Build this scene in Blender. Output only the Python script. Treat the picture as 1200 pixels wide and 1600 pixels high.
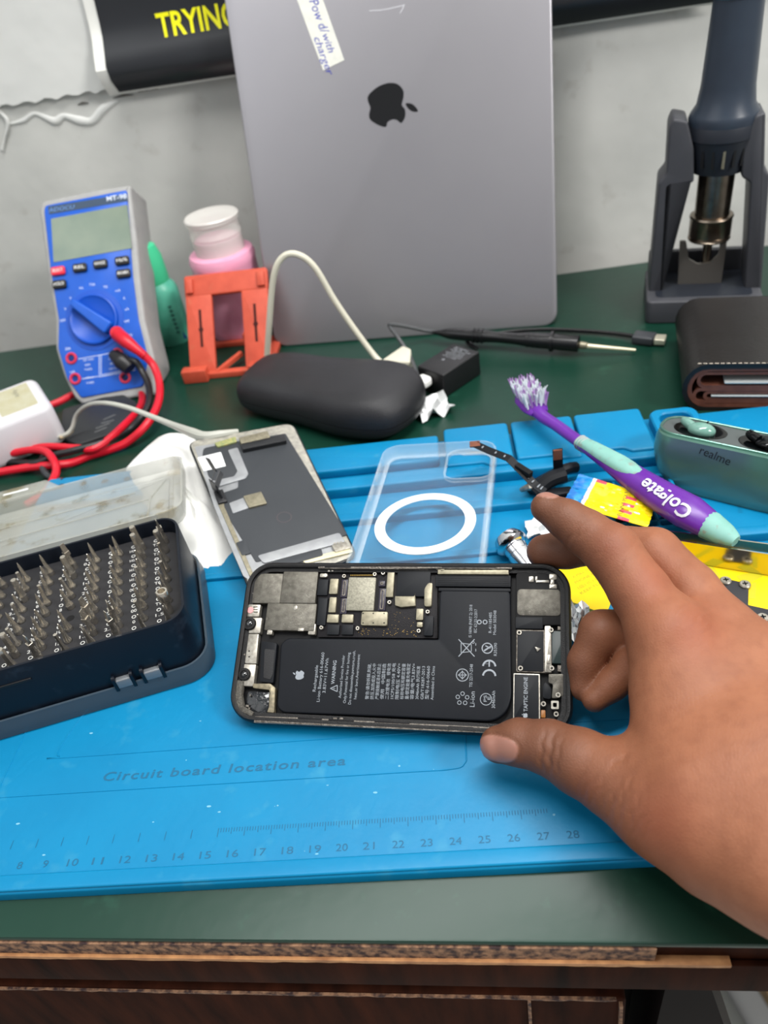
import bpy, math, random
import numpy as np
from mathutils import Matrix, Vector
random.seed(7)
sc = bpy.context.scene
for o in list(bpy.data.objects): bpy.data.objects.remove(o)
S = 0.01      # everything below is measured in centimetres from the desk top under the camera
TZ = 0.75     # height of the desk top in metres

# ---------------------------------------------------------------- camera
FPX, TH, RO, CH, WY = 1196.3, .679, -.180, 26.22, -.177
_F = np.array([0, math.cos(TH), -math.sin(TH)]); _D = np.array([0, -math.sin(TH), -math.cos(TH)]); _R = np.array([1., 0, 0])
_c, _s = math.cos(RO), math.sin(RO)
_R2, _D2 = _c*_R - _s*_D, _s*_R + _c*_D
_a = -WY
_M = np.array([[math.cos(_a), -math.sin(_a), 0], [math.sin(_a), math.cos(_a), 0], [0, 0, 1]])
CR, CD, CF = _M@_R2, _M@_D2, _M@_F
CC = np.array([0, 0, CH])
cam_data = bpy.data.cameras.new('camera'); cam = bpy.data.objects.new('camera', cam_data)
sc.collection.objects.link(cam); sc.camera = cam
cm = Matrix.Identity(4)
for i in range(3):
    cm[i][0], cm[i][1], cm[i][2] = CR[i], -CD[i], -CF[i]
cm[2][3] = CH*S + TZ
cam.matrix_world = cm
cam_data.sensor_fit = 'VERTICAL'; cam_data.sensor_height = 24.0; cam_data.lens = FPX*24.0/1600
cam_data.clip_start = .01; cam_data.clip_end = 50
cam_data.dof.use_dof = True; cam_data.dof.focus_distance = .305; cam_data.dof.aperture_fstop = 7.5

# ---------------------------------------------------------------- light
def area(name, loc, aim, sx, sy, power, col=(1, 1, 1)):
    l = bpy.data.lights.new(name, 'AREA'); l.shape = 'RECTANGLE'; l.size = sx; l.size_y = sy; l.energy = power; l.color = col
    o = bpy.data.objects.new(name, l); sc.collection.objects.link(o); o.location = loc
    o.rotation_euler = (Vector(aim)-Vector(loc)).to_track_quat('-Z', 'Y').to_euler()
    return o
area('ceiling_tube_light', (0.10, 0.30, 2.05), (0, .48, .85), 1.2, .10, 16, (1, .99, .97))
area('room_lamp_light', (1.0, -.22, 1.75), (0, .5, .85), .34, .26, 13, (1, .98, .95))
area('room_daylight', (-1.1, -.3, 1.9), (0, .5, .85), 1.2, .8, 3.5, (.97, .99, 1))
wd = bpy.data.worlds.new('room'); sc.world = wd; wd.use_nodes = True
wd.node_tree.nodes['Background'].inputs[0].default_value = (.84, .85, .86, 1)
wd.node_tree.nodes['Background'].inputs[1].default_value = .38
sc.view_settings.view_transform = 'Standard'; sc.view_settings.look = 'None'
sc.view_settings.gamma = 1; sc.view_settings.exposure = 0.30; sc.view_settings.use_curve_mapping = False

# ---------------------------------------------------------------- places
def ray(u, v): return CF + CR*(u-600)/FPX + CD*(v-800)/FPX
def at(u, v, z=0.):
    r = ray(u, v); return CC + r*((z-CH)/r[2])
def aty(u, v, y):
    r = ray(u, v); return CC + r*(y/r[1])
def dep(u, v, d): return CC + ray(u, v)*d
def nrm(v): v = np.array(v, float); return v/np.linalg.norm(v)
class Fr:
    """a frame: origin in cm and three axes"""
    def __init__(s, o, X=(1, 0, 0), Y=None, Z=None):
        s.o = np.array(o, float); X = nrm(X)
        if Z is None and Y is None: Z = (0, 0, 1)
        if Z is not None:
            Y = nrm(np.cross(Z, X)); Z = np.cross(X, Y)
        else:
            Z = nrm(np.cross(X, Y)); Y = np.cross(Z, X)
        s.X, s.Y, s.Z = X, nrm(Y), nrm(Z)
    def w(s, p): return s.o + s.X*p[0] + s.Y*p[1] + s.Z*p[2]
    def l(s, P):
        q = np.array(P, float)-s.o; return np.array([q@s.X, q@s.Y, q@s.Z])
    def pl(s, u, v, h=0.):
        """where the line of sight meets this frame's plane, in frame coordinates"""
        r = ray(u, v); t = ((s.o+s.Z*h-CC)@s.Z)/(r@s.Z); return s.l(CC+r*t)
    def mat(s):
        m = Matrix.Identity(4)
        for i in range(3):
            m[i][0], m[i][1], m[i][2], m[i][3] = s.X[i], s.Y[i], s.Z[i], s.o[i]*S
        m[2][3] += TZ
        return m
def yaw(o, deg, ): a = math.radians(deg); return Fr(o, (math.cos(a), math.sin(a), 0))
def lean(o, yawdeg, leandeg):
    """X along the foot, Y up the leaning face, Z out of the face towards the viewer"""
    a, b = math.radians(yawdeg), math.radians(leandeg)
    X = np.array([math.cos(a), math.sin(a), 0]); Yb = np.array([-math.sin(a), math.cos(a), 0])
    return Fr(o, X, Y=math.sin(b)*Yb + np.array([0, 0, math.cos(b)]))

# ---------------------------------------------------------------- mesh kit (cm)
class G:
    def __init__(s): s.v = []; s.f = []; s.n = 0
    def add(s, v, f):
        v = np.array(v, float).reshape(-1, 3); k = s.n
        s.v.append(v); s.n += len(v); s.f += [tuple(i+k for i in q) for q in f]; return s
    def join(s, g, M=None, o=None):
        for v in [np.concatenate(g.v)] if g.v else []:
            if M is not None: v = v@np.array(M).T
            if o is not None: v = v+np.array(o)
            s.add(v, g.f)
        return s
    def xf(s, fn):
        v = np.concatenate(s.v); v = np.array([fn(p) for p in v]); s.v = [v]; return s
    def loft(s, rings, caps=(True, True), close=True):
        n = len(rings[0]); v = np.concatenate([np.array(r, float) for r in rings]); f = []
        for i in range(len(rings)-1):
            for j in range(n if close else n-1):
                a, b = i*n+j, i*n+(j+1) % n; f.append((a, b, b+n, a+n))
        if caps[0]: f.append(tuple(range(n))[::-1])
        if caps[1]: f.append(tuple((len(rings)-1)*n+j for j in range(n)))
        return s.add(v, f)
    def prism(s, out, z0, z1, r=0., r0=None, seg=3, M=None):
        """outline counter-clockwise in xy, from z0 to z1, rounded top edge r and bottom edge r0"""
        out = np.array(out, float)[:, :2]; rings = []
        r0 = r if r0 is None else r0
        if r0 > 0:
            for i in range(seg+1):
                a = math.pi/2*i/seg; rings.append((inset(out, r0*(1-math.sin(a))), z0+r0*(1-math.cos(a))))
        else: rings.append((out, z0))
        if r > 0:
            for i in range(seg+1):
                a = math.pi/2*i/seg; rings.append((inset(out, r*(1-math.cos(a))), z1-r*(1-math.sin(a))))
        else: rings.append((out, z1))
        R = [np.c_[o, np.full(len(o), z)] for o, z in rings]
        if M is not None: R = [np.array([M.w(p) for p in q]) for q in R]
        return s.loft(R)
    def frame(s, outer, inner, z0, z1, b=0.):
        """a ring between two outlines with the same number of points"""
        o, i = np.array(outer, float)[:, :2], np.array(inner, float)[:, :2]; n = len(o)
        R = [(o, z0), (o, z1-b), (inset(o, b), z1), (inset(i, -b), z1), (i, z1-b), (i, z0), (o, z0)]
        return s.loft([np.c_[q, np.full(n, z)] for q, z in R], caps=(False, False))
    def box(s, c, d, r=0., rc=None):
        """box centre c, size d, edge rounding r, corner radius rc in plan"""
        rc = r if rc is None else rc
        o = rrect(d[0], d[1], rc, c[0], c[1], 3 if rc < .3 else 6) if rc > 0 else rect(d[0], d[1], c[0], c[1])
        return s.prism(o, c[2]-d[2]/2, c[2]+d[2]/2, min(r, d[2]*.49))
    def box2(s, x0, y0, x1, y1, z0, z1, r=0., rc=None):
        return s.box(((x0+x1)/2, (y0+y1)/2, (z0+z1)/2), (abs(x1-x0), abs(y1-y0), abs(z1-z0)), r, rc)
    def beam(s, a, b, w, h, up=(0, 0, 1), r=0.):
        a, b = np.array(a, float), np.array(b, float); X = nrm(b-a); Y = nrm(np.cross(up, X)); Z = np.cross(X, Y); L = np.linalg.norm(b-a)
        g = G().box((L/2, 0, 0), (L, w, h), r); return s.join(g, np.stack([X, Y, Z], 1), a)
    def lathe(s, prof, c=(0, 0, 0), axis=(0, 0, 1), seg=32, sq=1.):
        """profile of (radius, height) pairs about an axis through c"""
        Z = nrm(axis); X = nrm(np.cross((0, 1, 0) if abs(Z[1]) < .9 else (1, 0, 0), Z)); Y = np.cross(Z, X)
        R = []
        for r, h in prof:
            r = max(r, 1e-4)
            R.append([np.array(c)+X*r*math.cos(2*math.pi*k/seg)+Y*r*sq*math.sin(2*math.pi*k/seg)+Z*h for k in range(seg)])
        return s.loft(R)
    def disc(s, c, r, h=.02, axis=(0, 0, 1), seg=24): return s.lathe([(r, 0), (r, h*.7), (r*.96, h)], c, axis, seg)
    def tube(s, pts, r, seg=10, n=8, smooth=True, flat=1., up=(0, 0, 1), caps=(True, True)):
        P = spl(pts, n) if smooth and len(pts) > 2 else np.array(pts, float)
        m = len(P); rr = np.interp(np.linspace(0, 1, m), np.linspace(0, 1, len(r)), r) if hasattr(r, '__len__') else np.full(m, r)
        Tn = np.gradient(P, axis=0); Tn /= np.linalg.norm(Tn, axis=1)[:, None]+1e-12
        u = np.array(up, float)
        if abs(u@Tn[0]) > .95: u = np.array([0, 1., 0]) if abs(Tn[0][1]) < .9 else np.array([1., 0, 0])
        N = nrm(u-(u@Tn[0])*Tn[0]); R = []
        for i in range(m):
            N = nrm(N-(N@Tn[i])*Tn[i]); B = np.cross(Tn[i], N)
            R.append([P[i]+N*rr[i]*flat*math.sin(2*math.pi*k/seg)+B*rr[i]*math.cos(2*math.pi*k/seg) for k in range(seg)])
        return s.loft(R, caps)
    def ell(s, c, r, seg=24, rings=12, M=None):
        R = []
        for i in range(rings+1):
            a = -math.pi/2+math.pi*i/rings
            ring = [np.array([r[0]*math.cos(a)*math.cos(t), r[1]*math.cos(a)*math.sin(t), r[2]*math.sin(a)]) for t in np.linspace(0, 2*math.pi, seg, endpoint=False)]
            if i in (0, rings): ring = [q*.999+np.array([1e-4*math.cos(t), 1e-4*math.sin(t), 0]) for q, t in zip(ring, np.linspace(0, 2*math.pi, seg, endpoint=False))]
            R.append([(M@q if M is not None else q)+np.array(c) for q in ring])
        return s.loft(R)
    def text(s, string, p, X=(1, 0, 0), Y=(0, 1, 0), h=None, w=None, ext=.004, shear=0., ali='CENTER', space=1., bold=0.):
        """lettering at p (cm) reading along X, letter height h and overall width w"""
        cu = bpy.data.curves.new('t', 'FONT'); cu.body = string; cu.size = 1; cu.extrude = 0; cu.shear = shear; cu.align_x = ali; cu.align_y = 'CENTER'
        cu.space_character = space; cu.offset = bold; cu.resolution_u = 3
        ob = bpy.data.objects.new('t', cu); sc.collection.objects.link(ob)
        me = bpy.data.meshes.new_from_object(ob)
        v = np.array([q.co[:] for q in me.vertices]).reshape(-1, 3); f = [tuple(q.vertices) for q in me.polygons]
        bpy.data.objects.remove(ob); bpy.data.curves.remove(cu); bpy.data.meshes.remove(me)
        if not len(v): return s
        wx = v[:, 0].max()-v[:, 0].min(); sy = (h or 1)/.73; sx = sy if w is None else w/max(wx, 1e-6)
        if h is None: sy = sx
        X, Y = nrm(X), nrm(Y); Z = np.cross(X, Y); p = np.array(p, float)
        q = p + np.outer(v[:, 0]*sx, X) + np.outer(v[:, 1]*sy, Y) + Z*ext
        return s.add(q, f)
def inset(o, d):
    if abs(d) < 1e-9: return o
    a = np.roll(o, 1, 0); b = np.roll(o, -1, 0)
    e1 = o-a; e2 = b-o
    e1 /= np.linalg.norm(e1, axis=1)[:, None]+1e-12; e2 /= np.linalg.norm(e2, axis=1)[:, None]+1e-12
    n1 = np.c_[-e1[:, 1], e1[:, 0]]; n2 = np.c_[-e2[:, 1], e2[:, 0]]
    m = n1+n2; L = np.maximum((m*m).sum(1), .5)
    return o+m*(2*d/L)[:, None]
def rect(w, h, cx=0, cy=0): return np.array([(cx-w/2, cy-h/2), (cx+w/2, cy-h/2), (cx+w/2, cy+h/2), (cx-w/2, cy+h/2)])
def rrect(w, h, r, cx=0, cy=0, n=6):
    r = min(r, w*.499, h*.499); P = []
    for k, (sx, sy) in enumerate([(1, -1), (1, 1), (-1, 1), (-1, -1)]):
        for i in range(n+1):
            a = -math.pi/2+math.pi/2*k+math.pi/2*i/n
            P.append((cx+sx*(w/2-r)+r*math.cos(a), cy+sy*(h/2-r)+r*math.sin(a)))
    return np.array(P)
def rpoly(pts, r, n=5):
    """polygon (counter-clockwise) with rounded corners; r a number or one per corner"""
    pts = [np.array(p, float)[:2] for p in pts]; P = []; m = len(pts)
    for i in range(m):
        a, b, c = pts[i-1], pts[i], pts[(i+1) % m]; ri = r[i] if hasattr(r, '__len__') else r
        d1, d2 = a-b, c-b; l1, l2 = np.linalg.norm(d1), np.linalg.norm(d2); k = min(ri, l1*.49, l2*.49)
        if k <= 0: P.append(b); continue
        p, q = b+d1/l1*k, b+d2/l2*k
        for t in np.linspace(0, 1, n+1): P.append((1-t)**2*p+2*t*(1-t)*b+t*t*q)
    P = np.array(P)
    ar = (P[:, 0]*np.roll(P[:, 1], -1)-np.roll(P[:, 0], -1)*P[:, 1]).sum()
    return P if ar > 0 else P[::-1]
def spl(pts, n=8, closed=False):
    P = np.array(pts, float); m = len(P); out = []
    rng = m if closed else m-1
    for i in range(rng):
        if closed: a, b, c, d = P[i-1], P[i], P[(i+1) % m], P[(i+2) % m]
        else: a, b, c, d = P[max(i-1, 0)], P[i], P[i+1], P[min(i+2, m-1)]
        for k in range(n):
            t = k/n; out.append(.5*((2*b)+(c-a)*t+(2*a-5*b+4*c-d)*t*t+(3*b-a-3*c+d)*t**3))
    if not closed: out.append(P[-1])
    return np.array(out)
def apple(sz, up=(0, 1), right=(1, 0), c=(0, 0)):
    b = [(.03, .27), (.13, .33), (.27, .32), (.385, .225), (.315, .13), (.295, .03), (.335, -.08), (.425, -.135), (.36, -.31), (.24, -.465), (.13, -.48), (0, -.44), (-.13, -.48), (-.25, -.45),
         (-.38, -.24), (-.43, 0), (-.39, .2), (-.26, .32), (-.12, .32)]
    l = [(.01, .36), (.035, .49), (.12, .58), (.20, .61), (.185, .49), (.10, .39)]
    u, r = np.array(up, float), np.array(right, float)
    f = lambda q: np.array([np.array(c)+(r*x+u*y)*sz for x, y in q])
    A, B = f(spl(b, 5, True)), f(spl(l, 5, True)); out = []
    for P in (A, B):
        ar = (P[:, 0]*np.roll(P[:, 1], -1)-np.roll(P[:, 0], -1)*P[:, 1]).sum(); out.append(P if ar > 0 else P[::-1])
    return out

def drape(g, target, d, off=.012):
    """lay lettering onto the surface of another piece, along direction d"""
    from mathutils.bvhtree import BVHTree
    t = BVHTree.FromPolygons([tuple(q) for q in np.concatenate(target.v)], target.f); d = nrm(d)
    def fn(p):
        h = t.ray_cast(Vector(p+d*3), Vector(-d)); return p if h[0] is None else np.array(h[0])+d*off
    return g.xf(fn)

def finer(g, L=.12):
    import bmesh
    b = bmesh.new(); vs = [b.verts.new(tuple(q)) for q in np.concatenate(g.v)]
    for f in g.f:
        try: b.faces.new([vs[i] for i in f])
        except ValueError: pass
    bmesh.ops.triangulate(b, faces=b.faces[:])
    for _ in range(4):
        e = [q for q in b.edges if q.calc_length() > L]
        if not e: break
        bmesh.ops.subdivide_edges(b, edges=e, cuts=1); bmesh.ops.triangulate(b, faces=b.faces[:])
    b.verts.index_update(); o = G().add([q.co[:] for q in b.verts], [tuple(v.index for v in f.verts) for f in b.faces]); b.free(); return o

# ---------------------------------------------------------------- materials
def lin(c):
    c = [x/255 for x in c]; return tuple(x/12.92 if x <= .04045 else ((x+.055)/1.055)**2.4 for x in c)+(1,)
MC = {}
def mat(name, col, rough=.5, metal=0., col2=None, nscale=3., namt=.5, bump=0., bscale=20., alpha=None, spec=.5, coat=0., ndetail=4., stretch=None, trans=0., sss=0., ior=1.45, dirt=None, damt=.5, dscale=1.5, emit=None):
    """procedural surface: colour varied by noise, optional second dirt noise, noise bump; scales are per centimetre"""
    if name in MC: return MC[name]
    m = bpy.data.materials.new(name); m.use_nodes = True; nt = m.node_tree; N = nt.nodes; L = nt.links
    p = N['Principled BSDF']; p.inputs['Roughness'].default_value = rough; p.inputs['Metallic'].default_value = metal
    p.inputs['Specular IOR Level'].default_value = spec; p.inputs['Coat Weight'].default_value = coat; p.inputs['IOR'].default_value = ior
    p.inputs['Transmission Weight'].default_value = trans
    tc = N.new('ShaderNodeTexCoord'); mp = N.new('ShaderNodeMapping'); L.new(tc.outputs['Object'], mp.inputs[0])
    sv = stretch or (1, 1, 1); mp.inputs['Scale'].default_value = (100*sv[0], 100*sv[1], 100*sv[2])
    base = None
    def noise(sc_, det=4.):
        n = N.new('ShaderNodeTexNoise'); n.inputs['Scale'].default_value = sc_; n.inputs['Detail'].default_value = det; L.new(mp.outputs[0], n.inputs['Vector']); return n
    def ramp(src, a, b):
        r = N.new('ShaderNodeMapRange'); r.inputs[1].default_value = a; r.inputs[2].default_value = b; L.new(src, r.inputs[0]); return r.outputs[0]
    def mix(fac, a, b):
        x = N.new('ShaderNodeMix'); x.data_type = 'RGBA'; L.new(fac, x.inputs[0])
        if isinstance(a, tuple): x.inputs[6].default_value = a
        else: L.new(a, x.inputs[6])
        x.inputs[7].default_value = b; return x.outputs[2]
    c1 = lin(col); p.inputs['Base Color'].default_value = c1
    if col2 is not None:
        base = mix(ramp(noise(nscale, ndetail).outputs[0], .5-namt/2, .5+namt/2), c1, lin(col2))
    if dirt is not None:
        base = mix(ramp(noise(dscale, 8.).outputs[0], .62-.1*damt, .80-.2*damt), base if base is not None else c1, lin(dirt))
    if base is not None: L.new(base, p.inputs['Base Color'])
    if bump:
        b = N.new('ShaderNodeBump'); b.inputs['Strength'].default_value = bump; b.inputs['Distance'].default_value = .0008
        L.new(noise(bscale, 3.).outputs[0], b.inputs['Height']); L.new(b.outputs[0], p.inputs['Normal'])
    if sss:
        p.inputs['Subsurface Weight'].default_value = sss; p.inputs['Subsurface Radius'].default_value = (1, .3, .15); p.inputs['Subsurface Scale'].default_value = .004
    if alpha is not None: p.inputs['Alpha'].default_value = alpha
    MC[name] = m; return m

# ---------------------------------------------------------------- things and parts
def _setprops(o, label, cat, group, kind):
    if label: o['label'] = label
    if cat: o['category'] = cat
    if group: o['group'] = group
    if kind: o['kind'] = kind
def mesh(name, pairs, smooth=35.):
    if not isinstance(pairs, list): pairs = [pairs]
    V = []; Fc = []; mi = []; k = 0
    for i, (g, m) in enumerate(pairs):
        if not g.v: continue
        v = np.concatenate(g.v); V.append(v); Fc += [tuple(q+k for q in f) for f in g.f]; mi += [i]*len(g.f); k += len(v)
    me = bpy.data.meshes.new(name); V = np.concatenate(V)*S
    me.from_pydata(V.tolist(), [], Fc)
    for g, m in pairs: me.materials.append(m)
    me.polygons.foreach_set('material_index', mi); me.update()
    me.shade_smooth(); me.set_sharp_from_angle(angle=math.radians(smooth))
    return me
def thing(name, label, cat, fr, group=None):
    o = bpy.data.objects.new(name, None); sc.collection.objects.link(o); o.empty_display_size = .01
    o.matrix_world = fr.mat(); _setprops(o, label, cat, group, None); return o
def part(name, pairs, parent, label=None, smooth=35., kind=None):
    o = bpy.data.objects.new(name, mesh(name, pairs, smooth)); sc.collection.objects.link(o)
    if parent is not None: o.parent = parent
    _setprops(o, label, None, None, kind); return o
def single(name, pairs, fr, label, cat, group=None, kind=None, smooth=35.):
    """a thing that is one mesh, its coordinates in the frame fr"""
    o = bpy.data.objects.new(name, mesh(name, pairs, smooth)); sc.collection.objects.link(o)
    o.matrix_world = fr.mat(); _setprops(o, label, cat, group, kind); return o
def struct(name, pairs, fr, smooth=35.):
    return single(name, pairs, fr, None, None, None, 'structure', smooth)
WORLD = Fr((0, 0, 0))
# ================================================================ room shell
YW = 63.6
m_wall = mat('wall_paint', (212, 212, 207), .62, col2=(186, 187, 183), nscale=.12, namt=.5, bump=.55, bscale=.6, dirt=(178, 176, 170), damt=0, dscale=.5)
m_wall2 = mat('wall_paint_upper', (224, 225, 221), .6, col2=(205, 206, 203), nscale=.1, namt=.5, bump=.6, bscale=.5)
m_floor = mat('floor_concrete', (226, 228, 222), .6, col2=(214, 216, 210), nscale=.2)
struct('floor', (G().box((0, 20, -77), (320, 260, 4)), m_floor), WORLD)
wall = struct('wall_back', (G().box((0, YW+5, 20), (320, 10, 200)), m_wall), WORLD)
# the thicker plaster coat above the ledge, its broken lower edge and the crack running up its left end
zl = 17.3
_e = [(-36.8, zl-.2)]
for k in range(40): _e.append((-36.8+k*.45, zl-.05+.10*math.sin(k*1.7)+random.uniform(-.05, .05)))
_pl = [(-18, 60), (-36.2, 60)]+[(-36.4+random.uniform(-.25, .25), 50-k*2.) for k in range(16)]+_e+[(60, zl), (60, 60)]
g = G().prism([(x, z) for x, z in _pl][::1], 0, .35)
wall_coat = part('plaster_coat', [(g.xf(lambda p: np.array([p[0], YW-p[2], p[1]])), m_wall2)], wall)
wall_coat.matrix_world = WORLD.mat()
g = G()
_w = [(-35.5, 15.9), (-34, 16.0), (-32.8, 16.35), (-31.5, 15.65), (-30.6, 15.9), (-29.5, 15.45), (-28.5, 15.3), (-27.3, 16.0), (-26, 16.35)]
g.tube([(x, YW-.05, z) for x, z in _w], [.05, .16, .14, .3, .2, .34, .26, .3, .05], 8, 6, flat=.35, up=(0, 1, 0))
g.tube([(-36.4, YW-.1, 21), (-36.1, YW-.1, 19), (-36.3, YW-.1, 18), (-35.6, YW-.1, 17), (-35.2, YW-.1, 16.1), (-36.0, YW-.1, 15.0), (-36.6, YW-.05, 14.2)], [.06, .1, .06, .14, .16, .08, .14], 6, 5)
o = part('plaster_ridge', [(g, m_wall2)], wall); o.matrix_world = WORLD.mat()
g = G()
for x0, x1, z in [(-26.3, -24.6, 16.6), (-24.2, -22.6, 16.75), (-22.3, -20.5, 16.95), (-29.2, -28.3, 16.5), (-27.4, -27.0, 16.0)]:
    g.tube([(x0, YW-.03, z), ((x0+x1)/2, YW-.04, z+.08), (x1, YW-.03, z+.02)], [.02, .09, .02], 6, 4)
o = part('wall_crack', [(g, mat('crack_grime', (95, 92, 86), .9))], wall); o.matrix_world = WORLD.mat()

# ================================================================ desk
m_green = mat('desk_green_sheet', (13, 47, 36), .34, spec=.35, col2=(17, 54, 42), nscale=.08, namt=.5, bump=.10, bscale=1.2, dirt=(26, 66, 52), damt=0., dscale=1.1)
m_brown = mat('desk_brown_laminate', (64, 31, 18), .75, spec=.06, col2=(24, 12, 8), nscale=.7, namt=.5, stretch=(1.6, 1, .25), bump=.2, bscale=3)
m_ply = mat('desk_raw_plywood', (156, 118, 90), .85, col2=(58, 42, 42), nscale=3.5, namt=.25, bump=.8, bscale=6)
m_dark = mat('desk_dark_underside', (10, 8, 8), .8, spec=.1)
desk = thing('desk', 'dark brown desk topped with a green sheet, its chipped front edge showing plywood', 'desk', Fr((0, 10.1, -75)))
def dk(g): return g.xf(lambda p: np.array([p[0], p[1]-10.1, p[2]+75]))
top = [(-75, 10.1), (30, 10.1), (30, 62.6), (12.3, 61.3), (-39, 57.4), (-75, 54.7)]
part('tabletop', [(dk(G().prism(top, -.35, 0, .12, seg=2)), m_green)], desk)
part('board', [(dk(G().prism(inset(np.array(top), .12), -3.55, -.36)), m_brown)], desk)
# chipped plywood band along the front edge, ragged
def ragged(x0, x1, z0, z1, n, amp, y, th):
    up = [(x, z1) for x in np.linspace(x1, x0, n)]
    lo = [(x, z0+random.uniform(-1, 1)*amp*(.4+.6*math.sin(x*1.3)**2)) for x in np.linspace(x0, x1, n)]
    return G().prism(lo+up, 0, th).xf(lambda p: np.array([p[0], y-p[2], p[1]]))
part('chipped_edge', [(dk(ragged(-40, 4.2, -1.22, -.3, 90, .13, 10.2, .16)), m_ply)], desk)
part('edge_band', [(dk(G().box2(-60, 10.0, 30, 10.2, -3.5, -1.35, .05)), m_brown)], desk)
part('band_rim', [(dk(ragged(-40, 6.5, -1.36, -1.16, 120, .05, 10.25, .32)), mat('edge_varnish', (205, 150, 98), .6, col2=(150, 100, 62), nscale=2))], desk)
dr = part('drawer_front', [(dk(G().prism(rpoly([(-60, -22), (4.1, -22), (3.55, -4.6), (-60, -4.35)], [0, .4, .5, 0]), 0, 1.6, .1).xf(lambda p: np.array([p[0], 11.7-p[2], p[1]]))), m_brown)], desk)
part('drawer_rim', [(dk(ragged(-50, 3.2, -4.72, -4.62, 140, .08, 10.14, .12)), m_ply), (dk(G().beam((3.36, 10.03, -4.9), (3.95, 10.03, -20), .12, .2, (0, 1, 0))), m_ply),
      (dk(G().beam((.2, 10.03, -4.7), (.2, 10.03, -22), .12, .06, (0, 1, 0))), m_ply)], dr)
part('inner_panel', [(dk(G().box2(-60, 14, 5.2, 15, -60, -3.5)), m_dark)], desk)
part('leg', [(dk(G().prism([(4.9, -75), (24, -75), (6.15, -3.4), (4.9, -3.4)], 0, 3).xf(lambda p: np.array([p[0], 13.4-p[2], p[1]]))), mat('leg_maroon', (16, 8, 9), .7, spec=.1))], desk)
part('leg', [(dk(G().box2(-58, 20, -55, 50, -75, -3.4)), m_dark)], desk)
single('paper_strip', (G().box((0, 0, 0), (1.1, .5, .12), .02), mat('strip_white', (190, 190, 185), .7)), Fr(aty(868, 1546, 10.6)), 'small pale strip tucked in the dark gap above the drawer front', 'strip')
# the pale bag on the floor past the desk leg
q = at(1193, 1560, -74)
g = G(); b0 = np.array([q[0]-1.0, q[1], -75.])
g.prism(rpoly([(0, 0), (16, 0), (16, 12), (0, 12)], 1.5), 0, 19, .6)
wb = thing('carton', 'white box with a tan top edge standing on the floor beyond the desk leg', 'box', Fr((q[0]-1, q[1]-6, -75), (.94, .34, 0)))
part('box_body', [(G().prism(rpoly([(0, 0), (16, 0), (16, 12), (0, 12)], 1.0), 0, 9, .3), mat('carton_white', (225, 224, 228), .5))], wb)
part('box_top', [(G().prism(rpoly([(0, 0), (16, 0), (16, 12), (0, 12)], 1.0), 9, 11, .3), mat('carton_tan', (170, 140, 100), .7, col2=(120, 95, 70), nscale=3))], wb)

# ================================================================ poster
m_pblack = mat('poster_black_gloss', (30, 32, 36), .3, col2=(38, 40, 44), nscale=.15, spec=.6)
m_pwhite = mat('poster_white_border', (228, 228, 222), .4)
po = thing('wall_poster', 'long glossy black poster with yellow capitals and a curling white border, hung on the wall', 'poster', Fr((-26.3, YW-.36, 16.9)))
def post(x0, x1, z0, z1, dy=0., seg=14):
    """curved sheet: the bottom edge bulges off the wall, the left edge slants"""
    g = G(); R = []
    zs = np.linspace(z0, z1, seg*2)
    def y(z): return -(.35+1.0*math.exp(-((z-1.6)/1.5)**2)-.25*math.exp(-(z/.5)**2))
    def xo(x, z): return x + (.085*z if x < 2 else 0) + (.0 if x > 2 else .25*math.exp(-(z/1.2)**2))
    for z in zs: R.append([(xo(x, z), y(z)+dy, z) for x in (x0, x1)] + [(xo(x, z), y(z)+dy+.04, z) for x in (x1, x0)])
    return g.loft(R)
part('border', [(post(-.1, 44, 0, 24, .03), m_pwhite)], po)
part('printed_sheet', [(post(.75, 43.5, .16, 24, -.04), m_pblack)], po, 'glossy black printed face')
m_py = mat('poster_yellow', (236, 232, 20), .4)
f = Fr((-26.3, YW-.36, 16.9))
g = G(); a = aty(246, 40, YW-.9); b = aty(392, 8, YW-.9)
g.text('TRYING', (a[0]+26.3, -.53, (aty(246, 36, YW-.9)[2]-.25)-16.9), X=(1, 0, 0), Y=(0, 0, 1), h=1.45, w=5.85, ali='LEFT', bold=.022)
g.xf(lambda p: np.array([p[0], -(.35+1.0*math.exp(-((p[2]-1.6)/1.5)**2))-.08, p[2]]))
part('lettering', [(g, m_py)], po, 'bold yellow capitals reading TRYING')
# ================================================================ blue repair mat
m_blue = mat('mat_silicone', (0, 114, 160), .44, spec=.35, col2=(3, 124, 170), nscale=.25, namt=.6, dirt=(40, 130, 168), damt=.1, dscale=.9, bump=.15, bscale=2.)
m_blued = mat('mat_emboss', (14, 92, 128), .5)
O20 = at(535, 1327, .4)
MF = yaw((O20[0], O20[1], 0), 2.8)
mt = thing('repair_mat', 'bright blue silicone repair mat with pockets, ruler and embossed words, lying on the green desk', 'mat', MF)
ML, MR = -20., 27.
base = rpoly([(ML, -1.0), (MR, -1.0), (MR, 24.5), (ML, 24.5)], .9)
part('mat_sheet', [(G().prism(base, .02, .5, .12, 0, 3), m_blue)], mt)
g = G()
g.prism(rpoly([(ML+.3, -.95), (MR-.3, -.95), (MR-.3, -.35), (ML+.3, -.35)], .15), .45, .62, .08)     # front lip
def ridge(g, x0, x1, y, w=.35, h=.25): g.prism(rpoly([(x0, y-w/2), (x1, y-w/2), (x1, y+w/2), (x0, y+w/2)], .1), .45, .5+h, .06)
part('front_lip', [(g, m_blue)], mt)
def gline(pts, r=.045): return G().tube([(x, y, .5) for x, y in pts], r, 6, 5)
g = G()
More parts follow.
